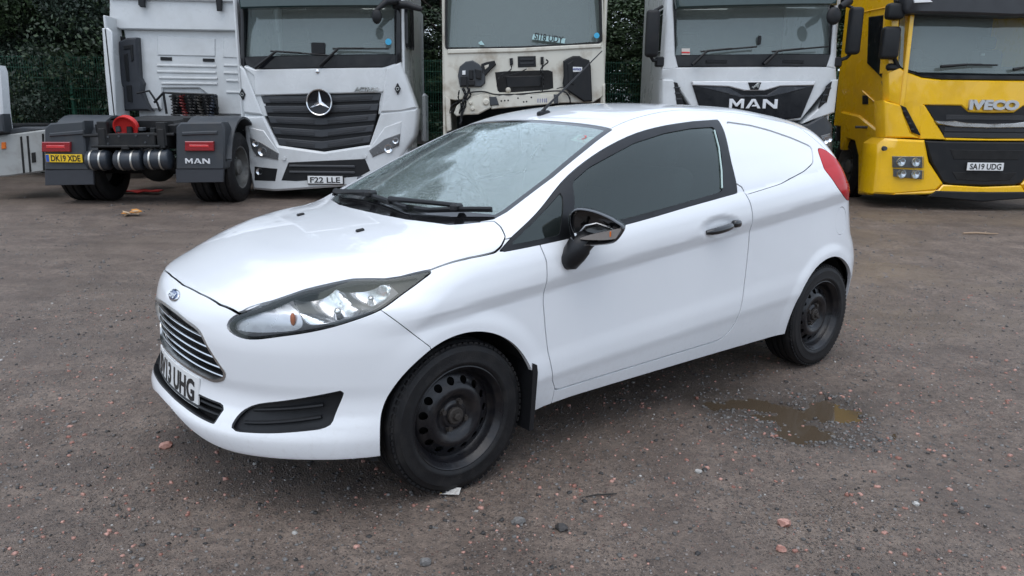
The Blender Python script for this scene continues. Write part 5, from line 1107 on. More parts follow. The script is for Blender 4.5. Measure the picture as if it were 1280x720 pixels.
# --- white lorry with the lion badge ------------------------------------------------------
def lion_lorry():
    T = thing('lorry_cab', 'white lorry with MAN in chrome letters on a gloss black front panel', 'lorry', (3.40, 11.2, .11), 0, 'parked lorries')
    bow = lambda x, z: .10 * (abs(x) / 1.2) ** 2.6
    lorry_box(T, M_TW, 2.42, .95, 3.75, 2.2, .16)
    slab('windscreen_surround', [(-1.172, 3.041), (-1.108, 2.155), (-1.053, 1.977), (1.078, 2.004), (1.123, 2.177), (1.085, 3.063), (1.042, 3.063), (1.121, 2.162), (-1.093, 2.125), (-1.129, 3.042)], .05, .05, M_TGLOSS, T, bow, .008)
    slab('cowl', [(-1.107, 2.137), (1.119, 2.177), (1.078, 2.004), (-1.053, 1.977)], .035, .05, M_TGLOSS, T, bow, .01)
    slab('windscreen', [(-1.134, 2.808), (-1.097, 2.131), (1.12, 2.168), (1.082, 2.83)], .055, .02, M_TGLASS, T, (lambda x, z: bow(x, z) + .16 * max(z - 1.9, 0)), .004)
    cab_inside(T, 2.2, 1.98, -.62)
    slab('sun_visor', [(-1.179, 2.939), (1.088, 2.976), (1.083, 2.818), (-1.137, 2.755)], -.12, .2, mat('smoked_visor', (.02, .045, .045), .12, coat=.5), T, bow, .02)
    for s, pp in ((-1, [(-1.252, 3.04), (-1.184, 3.041), (-1.108, 2.155), (-1.053, 1.974), (-1.095, 1.937), (-1.272, 1.947), (-1.265, 2.153)]), (1, [(1.097, 3.063), (1.15, 3.064), (1.178, 2.536), (1.227, 1.966), (1.078, 2.001), (1.123, 2.177)])): slab('pillar', pp, .02, .25, M_TW, T, bow, .015)
    slab('front_panel', [(-1.279, 1.953), (-1.053, 1.968), (1.079, 1.995), (1.226, 1.978), (1.251, 1.826), (1.05, 1.628), (0.752, 1.253), (-0.011, 1.182), (-0.793, 1.362), (-1.07, 1.73), (-1.265, 1.813)], .02, .2, M_TW, T, bow, .015)
    for s, pp, sl in ((-1, [(-1.271, 1.801), (-1.118, 1.797), (-0.952, 1.453), (-0.749, 1.175), (-1.226, 1.107)], [(-1.11, 1.766), (-1.059, 1.754), (-0.952, 1.453), (-1.054, 1.452)]), (1, [(1.261, 1.827), (1.155, 1.813), (1.101, 1.598), (0.986, 1.411), (0.776, 1.203), (1.253, 1.364)], [(1.162, 1.801), (1.148, 1.691), (1.116, 1.518), (0.992, 1.411), (1.044, 1.597), (1.087, 1.733)])):
        slab('corner_panel', pp, -.02, .3, M_TW, T, bow, .015); a = slab('air_slot', sl, -.028, .04, M_TBLACK, T, bow, .008)
        xs = [p[0] for p in sl]; zs = [p[1] for p in sl]
        for k in range(3):
            zc = min(zs) + (max(zs) - min(zs)) * (k + 1) / 4; xc = float(np.mean(xs)) + (zc - float(np.mean(zs))) * (.26 if s > 0 else -.26) * .9
            slab('slot_vane', rect(xc - .045, zc - .008, xc + .045, zc + .008), -.036, .02, M_TGREY, a, bow, .003)
    pn = slab('black_panel', [(-0.844, 1.72), (0.902, 1.737), (0.749, 1.287), (-0.011, 1.182), (-0.74, 1.443)], -.012, .05, M_TGLOSS, T, bow, .012)
    slab('chrome_bar', [(-0.864, 1.775), (0.91, 1.792), (0.896, 1.737), (0.39, 1.72), (0.173, 1.656), (-0.112, 1.653), (-0.339, 1.706), (-0.847, 1.72)], -.03, .04, mat('bright_metal', (.80, .81, .82), .38, .55, dirt_amt=.1), T, bow, .012)
    slab('inner_band', [(-0.831, 1.714), (-0.338, 1.694), (-0.139, 1.591), (0.21, 1.595), (0.391, 1.708), (0.89, 1.731), (0.494, 1.622), (0.244, 1.571), (-0.169, 1.566), (-0.428, 1.625)], -.022, .03, mat('band_grey', (.03, .034, .042), .3, coat=.5), pn, bow, .008)
    em = slab('badge_shield', [(-0.074, 1.767), (0.113, 1.769), (0.083, 1.668), (-0.031, 1.666)], -.045, .03, M_TGLOSS, T, bow, .005)
    slab('lion', [(-0.026, 1.691), (-0.016, 1.716), (0.01, 1.71), (0.034, 1.735), (0.057, 1.759), (0.082, 1.76), (0.096, 1.741), (0.082, 1.729), (0.075, 1.692), (0.063, 1.689), (0.058, 1.71), (0.027, 1.704), (0.012, 1.685), (-0.001, 1.685), (0.001, 1.701)], -.052, .012, M_CHROME, em, bow, .001)
    (x0, z0), (x1, z1) = [(-0.317, 1.407), (0.374, 1.538)]; block_letters(T, 'MAN', x0, x1, z0, z1, -.035, mat('bright_metal', (.80, .81, .82), .38, .55, dirt_amt=.1), .1)
    lw = slab('bumper', [(-1.226, 1.107), (-0.748, 1.159), (-0.011, 1.176), (0.777, 1.19), (0.859, 1.204), (1.081, 1.331), (1.239, 1.195), (1.319, 0.56), (0.05, 0.418), (-1.159, 0.47)], -.03, .4, M_TGREY, T, bow, .03)
    slab('lower_bumper', rounded([(-1.16, .30), (1.16, .30), (1.18, .80), (-1.18, .80)], .08), -.01, .4, M_TGREY, T, bow, .03)
    hd = slab('headlamp', [(1.057, 1.029), (1.207, 1.069), (1.233, 0.879), (1.12, 0.853)], -.05, .05, M_LAMPG, T, bow, .008)
    for (px, pz), rr in zip([(1.128, 0.967), (1.183, 0.987)], (.05, .045)): B().lathe([(0, .01), (rr * .6, 0), (rr, -.02), (rr, .02)], 'Y', 20).done('lamp_unit', M_LAMP, hd, 40, (px, bow(px, 0) - .055, pz))
    wiper(T, *[(-0.866, 2.006), (-0.682, 2.189), (0.022, 2.256)], .02); wiper(T, *[(0.149, 2.022), (0.322, 2.199), (1.031, 2.269)], .02)
    for (px, pz) in [(-0.522, 2.049), (0.565, 2.06)]: slab('washer_cover', rect(px - .15, pz - .022, px + .15, pz + .022), .03, .04, M_TBLACK, T, None, .008)
    sk = [(-1.021, 2.228), (-0.905, 2.229), (-0.899, 2.142), (-1.016, 2.141)]; slab('tax_sticker', sk, .075, .004, mat('sticker_pale', (.6, .55, .5), .5), T, None, .001); slab('sticker_band', [(p[0], p[1] * .0 + (sk[0][1] - .045 if k < 2 else sk[0][1] - .065)) for k, p in enumerate(sk)], .070, .004, mat('sticker_red', (.6, .03, .03), .5), T, None, .001)
    (px, pz), = [(0.077, 2.353)]; B().box((px, .09, pz), (.05, .03, .12), .01).done('dash_camera', M_TBLACK, T)
    # mirrors
    for s, (ux, uz), (vx, vz) in ((-1, *[(-1.455, 2.421), (-1.311, 2.068)]), (1, *[(1.396, 2.485), (1.239, 2.088)])):
        mr = B().box((ux, .05, uz), (.19, .14, .64), .05, seg=3).done('door_mirror', M_TBLACK, T, 40)
        B().tube([(ux, .1, uz - .3), (ux * .97, .12, uz - .36), (vx, .15, vz)], .025, 8).done('mirror_arm', M_TBLACK, mr, 40); B().tube([(ux, .1, uz + .3), (vx, .16, uz + .38)], .022, 8).done('mirror_arm', M_TBLACK, mr, 40); B().box((vx, .18, vz - .02), (.12, .14, .14), .02).done('mirror_mount', M_TBLACK, mr, 40)
    (mx, mz), = [(0.967, 2.647)]; B().tube([(mx + .27, .05, mz + .32), (mx + .22, -.16, mz + .20), (mx + .08, -.24, mz + .12)], [.06, .06, .04], 8).ball((mx, -.24, mz), .12, 14, (.85, .4, 1.0)).done('front_mirror', M_TBLACK, T, 50)
    for s in (-1, 1):
        B().box((s * 1.12, .95, .70), (.22, 1.2, .55), .05).done('step_well', M_TGREY, T); lorry_wheel(T, s * 1.02, 1.35, .5, s); B().box((s * 1.205, .75, 2.5), (.02, .8, .6), .05).done('side_window', M_TGLOSS, T)
    B().box((0, 1.6, .80), (.9, 2.6, .28), .02).done('chassis', M_CHASSIS, T)
lion_lorry()
# --- yellow lorry -------------------------------------------------------------------------
def yellow_lorry():
    T = thing('lorry_cab', 'bright yellow lorry with a dark sun visor and chrome bar across its black grille', 'lorry', (6.76, 11.0, .11), 0, 'parked lorries')
    bow = lambda x, z: .12 * (abs(x) / 1.2) ** 2.6
    def sidepanel(name, yz, m, off=0., th=.05, e=.012, x=-1.25):
        """panel lying in the left side plane; outline (y,z)"""
        o = slab(name, [(-y, z) for y, z in yz], 0, th, m, T, None, e, .2)
        v = np.zeros(len(o.data.vertices) * 3); o.data.vertices.foreach_get('co', v); v = v.reshape(-1, 3); w = np.stack([x - off + v[:, 1], -v[:, 0], v[:, 2]], 1); o.data.vertices.foreach_set('co', w.ravel()); o.data.update()
        bm = bmesh.new(); bm.from_mesh(o.data); bmesh.ops.recalc_face_normals(bm, faces=bm.faces); bm.to_mesh(o.data); bm.free(); set_smooth(o.data, 40); return o
    MS = lambda pts: [(-x, z) for x, z in pts][::-1]
    def SYM(pts):
        """left half outline whose two centre points lie on the axis -> full symmetric outline"""
        c = [i for i, p in enumerate(pts) if abs(p[0]) < .26]; n = len(pts)
        a, b_ = c[0], c[-1]
        k = b_ if (a + 1) % n == b_ else a
        L = [pts[(k + i) % n] for i in range(n)]; L[0] = (0.0, L[0][1]); L[-1] = (0.0, L[-1][1])
        return L + [(-x, z) for x, z in L[1:-1]][::-1]
    B().box((1.225, 1.26, 2.3), (.05, 2.2, 2.8), .02).done('cab_side', M_TY, T); B().box((0, 1.26, 3.7), (2.42, 2.2, .1), .04).done('cab_roof', M_TY, T); B().box((0, 2.33, 2.3), (2.4, .05, 2.8)).done('cab_rear_wall', M_CAB_IN, T); B().box((0, 1.3, .98), (2.3, 2.0, .08)).done('cab_floor', M_CHASSIS, T)
    sidepanel('cab_side', [(.13, 1.05), (.13, 2.05), (.16, 3.75), (2.36, 3.75), (2.36, 1.15), (1.95, 1.15), (1.6, 1.12), (.9, .95)], M_TY)
    sidepanel('side_window', [(1.449, 2.825), (0.44, 2.762), (0.409, 1.944), (0.429, 1.667), (0.659, 1.82), (1.322, 2.118)], M_TGLOSS, .012, .03)
    sidepanel('door_shut_line', [(0.439, 1.565), (0.394, 1.565), (0.308, 1.044), (0.353, 1.043)], M_GAP, .004, .02, .002)
    sidepanel('door_handle', [(1.367, 1.638), (1.168, 1.634), (1.134, 1.497), (1.332, 1.5)], M_TBLACK, .012, .03, .01)
    sidepanel('grey_trim', [(0.785, 1.834), (0.429, 1.667), (0.415, 1.471), (0.656, 1.622)], M_TGREY, .008, .03)
    for pp in ([(2.007, 1.391), (1.384, 1.329), (0.616, 1.089), (0.308, 1.044), (0.302, 1.018), (0.647, 1.057), (1.397, 1.296), (1.999, 1.357)], [(1.375, 1.712), (0.422, 1.352), (0.417, 1.334), (1.37, 1.693)], [(1.63, 2.927), (0.418, 2.881), (0.414, 2.864), (1.625, 2.909)]): sidepanel('swage_line', pp, M_TY, .015, .03, .006)
    sidepanel('wheel_arch', [(2.055, 1.391), (1.383, 1.324), (0.616, 1.089), (0.278, 1.032), (0.235, 0.754), (1.018, 0.712), (0.768, 0.13), (1.096, 0.106), (1.225, 0.701), (1.413, 0.929), (1.734, 0.957), (1.849, 0.767), (1.942, 0.763)], M_TY, .03, .10, .02)
    sidepanel('step_panel', [(0.997, 0.713), (0.463, 0.706), (0.489, 0.204), (0.854, 0.27)], M_TY, .0, .08, .02); sidepanel('step_tread', [(0.808, 0.61), (0.474, 0.599), (0.471, 0.511), (0.766, 0.521)], M_TBLACK, .02, .05, .008)
    # front
    vis = [(-1.434, 2.946), (-0.222, 2.974), (-0.174, 2.656), (-1.346, 2.699), (-1.402, 2.753)]; slab('sun_visor', SYM(vis), -.16, .3, mat('visor_black', (.03, .032, .036), .4), T, bow, .03)
    slab('visor_label', [(-1.35, 2.862), (-1.137, 2.864), (-1.092, 2.834), (-1.336, 2.82)], -.10, .02, M_PLATEW, T, None, .002)
    ws = [(-1.38, 2.714), (-1.306, 1.995), (-1.054, 1.925), (-0.06, 1.91), (-0.184, 2.726)]; slab('windscreen', SYM(ws), .04, .02, M_TGLASS, T, (lambda x, z: bow(x, z) + .16 * max(z - 1.9, 0)), .004)
    cw = [(-1.31, 2.023), (-1.2, 1.947), (-1.051, 1.9), (-0.058, 1.894), (-0.048, 1.83), (-0.748, 1.831), (-1.004, 1.861), (-1.224, 1.939)]; slab('cowl', SYM(cw), .022, .05, M_TGLOSS, T, bow, .008)
    cab_inside(T, 2.2, 1.95, -.6)
    pl = [(-1.472, 2.791), (-1.333, 2.793), (-1.371, 2.636), (-1.317, 2.019), (-1.39, 1.929), (-1.439, 1.921)]; slab('pillar', pl, .03, .25, M_TY, T, bow, .015); slab('pillar', MS(pl), .03, .25, M_TY, T, bow, .015)
    fp = [(-1.431, 1.921), (-1.306, 1.995), (-1.214, 1.931), (-1.003, 1.852), (-0.747, 1.823), (-0.046, 1.818), (0.021, 1.377), (-0.323, 1.386), (-0.437, 1.475), (-0.937, 1.478), (-0.944, 1.022), (-1.091, 1.104), (-1.239, 1.467), (-1.383, 1.531)]; slab('front_panel', SYM(fp), .02, .2, M_TY, T, bow, .015)
    lowp = [(-0.937, 1.478), (-0.594, 1.017), (0.078, 1.007), (0.021, 1.377)]; slab('front_panel_lower', [(-1.004, 1.478), (-0.928, 1.478), (-0.583, 1.0), (-0.934, 1.005)], .02, .2, M_TY, T, bow, .01); slab('front_panel_lower', MS([(-1.004, 1.478), (-0.928, 1.478), (-0.583, 1.0), (-0.934, 1.005)]), .02, .2, M_TY, T, bow, .01); slab('front_strip', SYM([(-0.595, 1.025), (0.076, 1.016), (0.08, 0.99), (-0.582, 0.992)]), .02, .15, M_TY, T, bow, .008)
    cp = [(-1.46, 1.539), (-1.24, 1.475), (-1.073, 1.096), (-0.935, 1.014), (-1.387, 1.017)]; sl = [(-1.249, 1.475), (-1.177, 1.443), (-0.94, 1.055), (-1.056, 1.096)]
    for f in (lambda p: p, MS):
        slab('corner_panel', f(cp), .0, .3, M_TY, T, bow, .02); a = slab('air_slot', f(sl), -.012, .03, M_TBLACK, T, bow, .006)
        for k in range(4):
            t = (k + .8) / 4.6; q = f([(sl[0][0] * (1 - t) + sl[3][0] * t, sl[0][1] * (1 - t) + sl[3][1] * t), (sl[1][0] * (1 - t) + sl[2][0] * t, sl[1][1] * (1 - t) + sl[2][1] * t)])
            B().box(((q[0][0] + q[1][0]) / 2, bow(q[0][0], 0) - .012, (q[0][1] + q[1][1]) / 2), (abs(q[0][0] - q[1][0]) * .8, .02, .012)).done('slot_vane', M_TGREY, a)
    gp = [(-0.928, 1.478), (-0.429, 1.475), (-0.315, 1.386), (0.022, 1.373), (0.076, 1.016), (-0.585, 1.017)]; g = slab('grille', SYM(gp), .03, .08, M_TBLACK, T, bow, .012)
    hx = mat('grille_mesh', (.02, .021, .023), .5, bmp=1.0, bscale=150)
    for i in range(3): z1 = [(-0.253, 1.312), (-0.229, 1.146), (-0.217, 1.063)][i][1]; slab('grille_mesh', rect(-.62, z1 - .035, .62, z1 + .035), .022, .02, hx, g, bow, .006)
    cbv = [(-0.781, 1.265), (-0.5, 1.26), (-0.327, 1.237), (0.045, 1.224), (0.053, 1.166), (-0.488, 1.177), (-0.732, 1.216)]; slab('chrome_bar', SYM(cbv), .0, .05, M_SATIN, T, bow, .012)
    # heavy italic capitals
    (tx, tz), = [(0.004, 1.488)]; lettering(T, 'IVECO', .17, tx, .005, tz, mat('letter_metal', (.55, .56, .57), .35, .6, dirt_amt=.15), .70, .010, .04)
    bp_ = [(-1.496, 0.924), (-1.395, 1.009), (-0.889, 0.989), (-0.797, 0.686), (-0.566, 0.381), (-0.656, 0.277), (-1.219, 0.202), (-1.48, 0.207), (-1.482, 0.594)]; lamp = [[(-1.291, 0.757), (-0.902, 0.761), (-0.88, 0.6), (-1.272, 0.596)], [(-1.261, 0.579), (-0.876, 0.566), (-0.868, 0.438), (-1.247, 0.468)]]
    for f in (lambda p: p, MS):
        slab('bumper_corner', f(bp_), -.04, .45, M_TY, T, bow, .03)
        for pp in lamp:
            h = slab('headlamp', f(pp), -.052, .04, M_LAMPG, T, bow, .006); x0, x1 = min(p[0] for p in f(pp)), max(p[0] for p in f(pp)); zc = (pp[0][1] + pp[2][1]) / 2
            for t in (.27, .73): B().lathe([(0, .01), (.03, 0), (.055, -.012), (.06, -.02), (.064, -.01), (.064, .02)], 'Y', 20).done('lamp_unit', M_LAMP, h, 40, (x0 + (x1 - x0) * t, bow(x0 + (x1 - x0) * t, 0) - .062, zc))
            slab('lamp_lens', f(pp), -.085, .02, M_CLEARLENS, h, bow, .004)
    lb = [(-0.883, 0.981), (-0.58, 0.975), (0.083, 0.974), (0.177, 0.354), (-0.46, 0.365), (-0.569, 0.398), (-0.763, 0.686)]; lo = slab('lower_grille', SYM(lb), -.02, .2, M_TBLACK, T, bow, .02)
    i1 = [(-0.539, 0.866), (0.099, 0.865), (0.121, 0.721), (-0.467, 0.723)]; slab('intake', SYM(i1), -.026, .03, M_GAP, lo, bow, .01); i2 = [(-0.469, 0.553), (0.148, 0.543), (0.168, 0.414), (-0.384, 0.434)]; slab('intake', SYM(i2), -.026, .03, M_GAP, lo, bow, .01)
    (px, pz), = [(-0.02, 0.63)]; plate(T, px, -.05, pz, 'SA19 UDG')
    bs = [(-0.564, 0.364), (0.18, 0.337), (0.191, 0.259), (-1.219, 0.202), (-1.179, 0.232), (-0.622, 0.286)]; slab('bumper_strip', SYM(bs), -.035, .3, M_TY, T, bow, .015); sk = [(-0.774, 0.189), (-0.656, 0.277), (0.19, 0.268), (0.211, 0.13), (-0.433, 0.166)]; slab('front_skirt', SYM(sk), -.06, .3, M_TBLACK, T, bow, .015)
    (ox, oz), = [(-1.437, 0.866)]; B().lathe([(0, -.03), (.03, -.03), (.036, .02)], 'Y', 14).done('marker_lamp', M_TGREY, T, 40, (ox, .06, oz))
    wiper(T, *[(-0.822, 1.999), (-0.483, 2.027), (-0.032, 2.027)], .02); wiper(T, *[(0.194, 1.969), (0.316, 1.995), (0.648, 2.006)], .02)
    for (px, pz) in [(-0.184, 2.174)]: B().box((px, .12, pz), (.05, .02, .03)).done('toll_tag', M_PLATEW, T)
    # side mirrors on the near side
    for zz, hh, xx in ((2.74, .22, -1.47), (2.32, .44, -1.49)): B().box((xx, .16, zz), (.24, .16, hh), .05, seg=3).done('door_mirror', M_TBLACK, T, 40)
    B().box((-1.38, .22, 2.0), (.18, .10, .10), .03).done('mirror_mount', M_TBLACK, T, 40); B().tube([(-1.30, .2, 1.98), (-1.42, .16, 2.15)], .03, 8).done('mirror_arm', M_TBLACK, T, 40); B().tube([(-1.28, .25, 2.95), (-1.45, .18, 2.86)], .025, 8).done('mirror_arm', M_TBLACK, T, 40)
    for s in (-1, 1): lorry_wheel(T, s * 1.06, 1.86, .5, s, .51)
    B().box((0, 1.6, .80), (.9, 2.6, .28), .02).box((0, .45, .6), (1.9, .7, .3)).done('chassis', M_CHASSIS, T)
    B().tube([(-1.16, 1.0, 1.15), (-1.45, 1.05, 1.15)], .02, 8).done('step_bar', M_TGREY, T)
yellow_lorry()

# --- tractor unit seen from behind ----------------------------------------------------------
def tractor_unit():
    T = thing('tractor_unit', 'white tractor unit seen from behind, with bare fifth wheel, grey mudguards and yellow number plate', 'lorry', (-5.18, 10.5, .11), 0, 'parked lorries')
    # mudguards with lamps and flaps
    for s, box, lp, flap in ((-1, [(-1.195, 1.042), (-1.11, 1.109), (-0.65, 1.147), (-0.672, 0.74), (-0.587, 0.514), (-0.6, 0.48), (-1.268, 0.473)], [(-1.231, 0.86), (-0.844, 0.863), (-0.86, 0.73), (-1.248, 0.726)], [(-1.268, 0.473), (-0.598, 0.497), (-0.613, 0.284), (-1.29, 0.264)]),
                             (1, [(0.595, 1.077), (0.663, 1.136), (1.221, 1.15), (1.257, 1.068), (1.217, 0.532), (1.189, 0.507), (0.544, 0.5)], [(0.718, 0.888), (1.108, 0.892), (1.098, 0.762), (0.707, 0.758)], [(0.536, 0.508), (1.199, 0.515), (1.177, 0.336), (0.528, 0.321)])):
        g = slab('mudguard', box, .0, .25, M_TGREY, T, None, .02, .2)
        xc = float(np.mean([p[0] for p in box])); w = max(p[0] for p in box) - min(p[0] for p in box)
        bb = B(); prof = []
        for k in range(13):
            a = R(8 + 164 * k / 12); prof.append((.66 - .62 * math.cos(a), .56 + .66 * math.sin(a)))
        rows = [[bb.bm.verts.new((xc + sx * w / 2 * .98, y, z)) for sx in (-1, 1)] + [bb.bm.verts.new((xc + sx * w / 2 * .98, y * .97 + .02, z - .03)) for sx in (1, -1)] for y, z in prof]
        for r0, r1 in zip(rows, rows[1:]):
            for c in range(4): bb.bm.faces.new((r0[c], r0[(c + 1) % 4], r1[(c + 1) % 4], r1[c]))
        bb.done('mudguard_arch', M_TGREY, g, 40)
        slab('mudguard_rib', [(p[0] * 1, p[1]) for p in ([(-1.127, 0.977), (-0.656, 1.023), (-0.663, 0.965), (-1.133, 0.927)] if s < 0 else [(0.674, 1.012), (1.161, 1.033), (1.158, 0.984), (0.669, 0.962)])], -.02, .05, M_TGREY, g, None, .012)
        l = slab('tail_lamp', lp, -.045, .08, mat('dark_red_lens', (.28, .012, .018), .15, coat=1), T, None, .01); x0, z0 = lp[0]; x1, z1 = lp[2]
        slab('lamp_segment', rect(x0 + .06, z1 + .045, x1 - .06, z0 - .045), -.052, .02, mat('bright_red_lens', (.60, .03, .035), .2, coat=1), l, None, .006)
        slab('mudflap', flap, .01, .04, mat('rubber_flap', (.035, .038, .045), .5), T, None, .006)
    pp = [(-1.213, 0.697), (-0.694, 0.588)]; plate(T, (pp[0][0] + pp[1][0]) / 2, -.03, (pp[0][1] + pp[1][1]) / 2, 'DK19 XDE', M_PLATEY, .50, .11, None, True)
    (x0, z0), (x1, z1) = [(0.688, 0.586), (1.026, 0.657)]; block_letters(T, 'MAN', x0, x1, z0, z1, -.014, M_LETTERW, .1, .02)
    # chassis: rails, crossmember, light bar, air tanks
    for s in (-1, 1): B().box((s * .40, 2.4, .92), (.09, 4.9, .26), .01).box((s * .40, .02, .98), (.13, .10, .32), .01).done('chassis_rail', M_CHASSIS, T)
    cm = slab('rear_crossmember', [(-0.429, 0.976), (0.313, 1.0), (0.304, 0.817), (-0.442, 0.784)], -.02, .12, M_CHASSIS, T, None, .012); 
    for (px, pz) in [(-0.328, 0.935), (-0.179, 0.945), (0.055, 0.956), (0.225, 0.958), (-0.338, 0.844), (0.173, 0.866)]: B().lathe([(0, -.012), (.014, -.012), (.016, .01)], 'Y', 10).done('bolt', M_TGREY, cm, 40, (px, -.02, pz))
    (lx, lz), (rx, rz) = [(-0.673, 0.948), (0.565, 0.978)]; B().tube([(lx, .0, lz), (rx, .0, rz)], .022, 8).done('lamp_bar', M_CHASSIS, T); (lx, lz), (rx, rz) = [(-0.554, 0.808), (0.381, 0.818)]; B().tube([(lx, -.05, lz), (rx, -.05, rz)], .018, 8).box(((lx + rx) / 2, -.06, lz - .01), (.10, .05, .06), .01).done('tow_bar', M_CHASSIS, T)
    for pts in ([(-0.661, 0.618), (-0.341, 0.622)], [(-0.277, 0.622), (0.116, 0.626)], [(0.142, 0.635), (0.492, 0.639)]):
        (ax, az), (bx, bz) = pts; tk = B().tube([(ax, .02, az), (ax + .012, .02, az), (ax + .03, .02, az), (bx - .03, .02, bz), (bx - .012, .02, bz), (bx, .02, bz)], [.06, .115, .135, .135, .115, .06], 24).done('air_tank', mat('tank_paint', (.025, .032, .042), .4, dirt=(.08, .07, .06)), T, 50)
        for t in (.27, .68):
            xx = ax + (bx - ax) * t; B().lathe([(.136, -.012), (.141, -.012), (.141, .012), (.136, .012)], 'X', 28, (xx, .02, az)).done('tank_strap', M_SILVER, tk, 40)
    # fifth wheel with red grease cap
    fw = B().poly([(-.46, 0), (-.40, .07), (.40, .07), (.46, 0), (.14, -.03), (-.14, -.03)], .95).done('fifth_wheel', M_CHASSIS, T, 30, (0, .35, 1.08)); fw.rotation_euler = (R(4), 0, 0)
    (cx, cz), = [(-0.121, 1.132)]; B().lathe([(0, .03), (.09, .03), (.135, .01), (.15, -.02), (.165, -.02), (.165, .0), (.15, .08)], 'Y', 28).done('red_cap', mat('red_plastic', (.62, .03, .028), .4), fw, 40, (cx, -.28, .0), (R(18), 0, 0))
    for x_ in (-.5, .5): B().box((x_, .75, 1.06), (.12, 1.3, .12), .01).done('mounting_rail', M_CHASSIS, fw).location = (0, -.35, -1.08)
    B().poly([(-.62, .0), (-.50, .10), (-.18, .10), (-.18, .0)], .25).done('ramp', M_CHASSIS, T, 30, (.1, .12, 1.05)); B().poly([(.30, 0), (.30, .12), (.72, .13), (.86, .07), (.75, 0)], .9).done('ramp', M_CHASSIS, T, 30, (.15, .6, 1.07))
    for s in (-1, 1):
        for dx in (.76, 1.09): lorry_wheel(T, s * dx, .66, .5, s, .5, .29, dished=dx > 1)
    B().cyl((-.9, .66, .5), (.9, .66, .5), .11, n=14).ball((0, .66, .5), .24, 16, (1, 1, .95)).done('rear_axle', M_CHASSIS, T, 40)
    # fuel tanks and catwalk between axle and cab
    for s in (-1, 1): B().box((s * .93, 2.1, .62), (.55, 1.1, .60), .09, seg=3).done('side_tank', M_TGREY, T, 40)
    B().box((0, 1.9, 1.08), (.75, .9, .03)).done('catwalk', M_CHASSIS, T)
    # cab from behind
    cx = -.52; cabm = M_TW; y0 = 3.0
    bk = slab('cab_back', [(-1.368, 3.443), (-1.462, 2.64), (-1.45, 2.448), (-1.552, 1.314), (-0.932, 1.309), (-0.888, 1.665), (-0.254, 1.672), (0.0, 1.487), (0.034, 1.235), (0.575, 1.23), (1.125, 1.393), (1.246, 3.468)], y0, .08, cabm, T, None, .02, .3)
    B().box((-.20, y0 + 1.1, 2.35), (2.36, 2.1, 2.55), .06, seg=2).done('cab_body', cabm, T, 40)
    slab('upper_cab_back', [(-1.555, 3.441), (-1.648, 2.678), (-1.454, 2.62), (1.196, 2.606), (1.246, 3.468)], y0 - .10, .2, cabm, T, None, .02, .4)
    slab('roof_spoiler', [(-1.503, 3.441), (-1.577, 3.097), (-0.976, 3.083), (1.222, 3.055), (1.246, 3.468)], y0 - .16, .2, cabm, T, None, .02, .4)
    for pts in ([(-0.886, 2.54), (0.094, 2.494), (0.071, 2.2), (-0.917, 2.21)], [(0.228, 2.516), (0.66, 2.5), (0.638, 2.175), (0.203, 2.186)]): slab('pressed_panel', pts, y0 - .018, .03, cabm, bk, None, .012)
    for yy in (208, 226, 242, 258):
        pass
    for pts in ([(-0.941, 2.067), (0.076, 2.057), (0.073, 2.015), (-0.945, 2.026)], [(-0.951, 1.964), (0.068, 1.954), (0.065, 1.913), (-0.955, 1.923)], [(-0.923, 1.861), (0.082, 1.856), (0.079, 1.815), (-0.927, 1.82)], [(-0.889, 1.769), (0.075, 1.768), (0.072, 1.727), (-0.893, 1.727)], [(0.206, 2.078), (0.632, 2.072), (0.629, 2.031), (0.203, 2.037)], [(0.196, 1.955), (0.623, 1.949), (0.62, 1.908), (0.193, 1.914)], [(0.23, 1.827), (0.615, 1.82), (0.612, 1.779), (0.227, 1.785)], [(0.215, 1.635), (0.602, 1.628), (0.599, 1.587), (0.212, 1.593)]): slab('pressed_rib', pts, y0 - .022, .03, cabm, bk, None, .012)
    for pts in ([(-0.866, 2.185), (-0.675, 2.182), (-0.68, 2.126), (-0.871, 2.129)], [(-0.144, 2.167), (0.052, 2.164), (0.048, 2.113), (-0.148, 2.116)]): slab('vent_slot', pts, y0 - .022, .03, M_TBLACK, bk, None, .006)
    for pts in ([(-1.058, 3.151), (-0.959, 3.152), (-0.977, 2.964), (-1.04, 2.963), (-1.073, 3.003)], [(0.22, 3.114), (0.315, 3.115), (0.3, 2.917), (0.226, 2.916)]): slab('spoiler_hinge', pts, y0 - .21, .06, M_TBLACK, bk, None, .006)
    dk = slab('air_duct', [(-1.501, 2.418), (-1.352, 2.48), (-1.181, 2.491), (-1.204, 1.838), (-1.159, 1.745), (-1.193, 1.621), (-1.137, 1.423), (-1.074, 1.287), (-1.528, 1.282), (-1.499, 1.669), (-1.557, 1.731)], y0 - .14, .16, mat('duct_plastic', (.03, .034, .042), .5), T, None, .03)
    for pts in ([(-1.408, 2.348), (-1.257, 2.369), (-1.267, 2.115), (-1.306, 2.094), (-1.307, 2.298), (-1.414, 2.287)], [(-1.423, 2.205), (-1.357, 2.226), (-1.371, 1.774), (-1.424, 1.774)], [(-1.431, 1.706), (-1.345, 1.707), (-1.353, 1.421), (-1.437, 1.441)]): slab('duct_rib', pts, y0 - .16, .03, M_TBLACK, dk, None, .008)
    B().tube([(p[0], y0 - .05, p[1]) for p in [(-1.221, 3.15), (-1.356, 2.95), (-1.445, 2.8), (-1.459, 2.67), (-1.433, 2.62)]], .016, 6).done('hose', M_TBLACK, T)
    sf = [(-1.594, 2.596), (-1.5, 2.607), (-1.436, 2.54), (-1.506, 1.199), (-1.628, 1.147), (-1.622, 1.866)]; slab('side_fairing', sf, y0 - .45, .05, cabm, T, None, .015, .3); B().box((sf[3][0] - .03, y0 - .2, 1.8), (.04, .5, 2.0), .01).done('side_fairing', cabm, T)
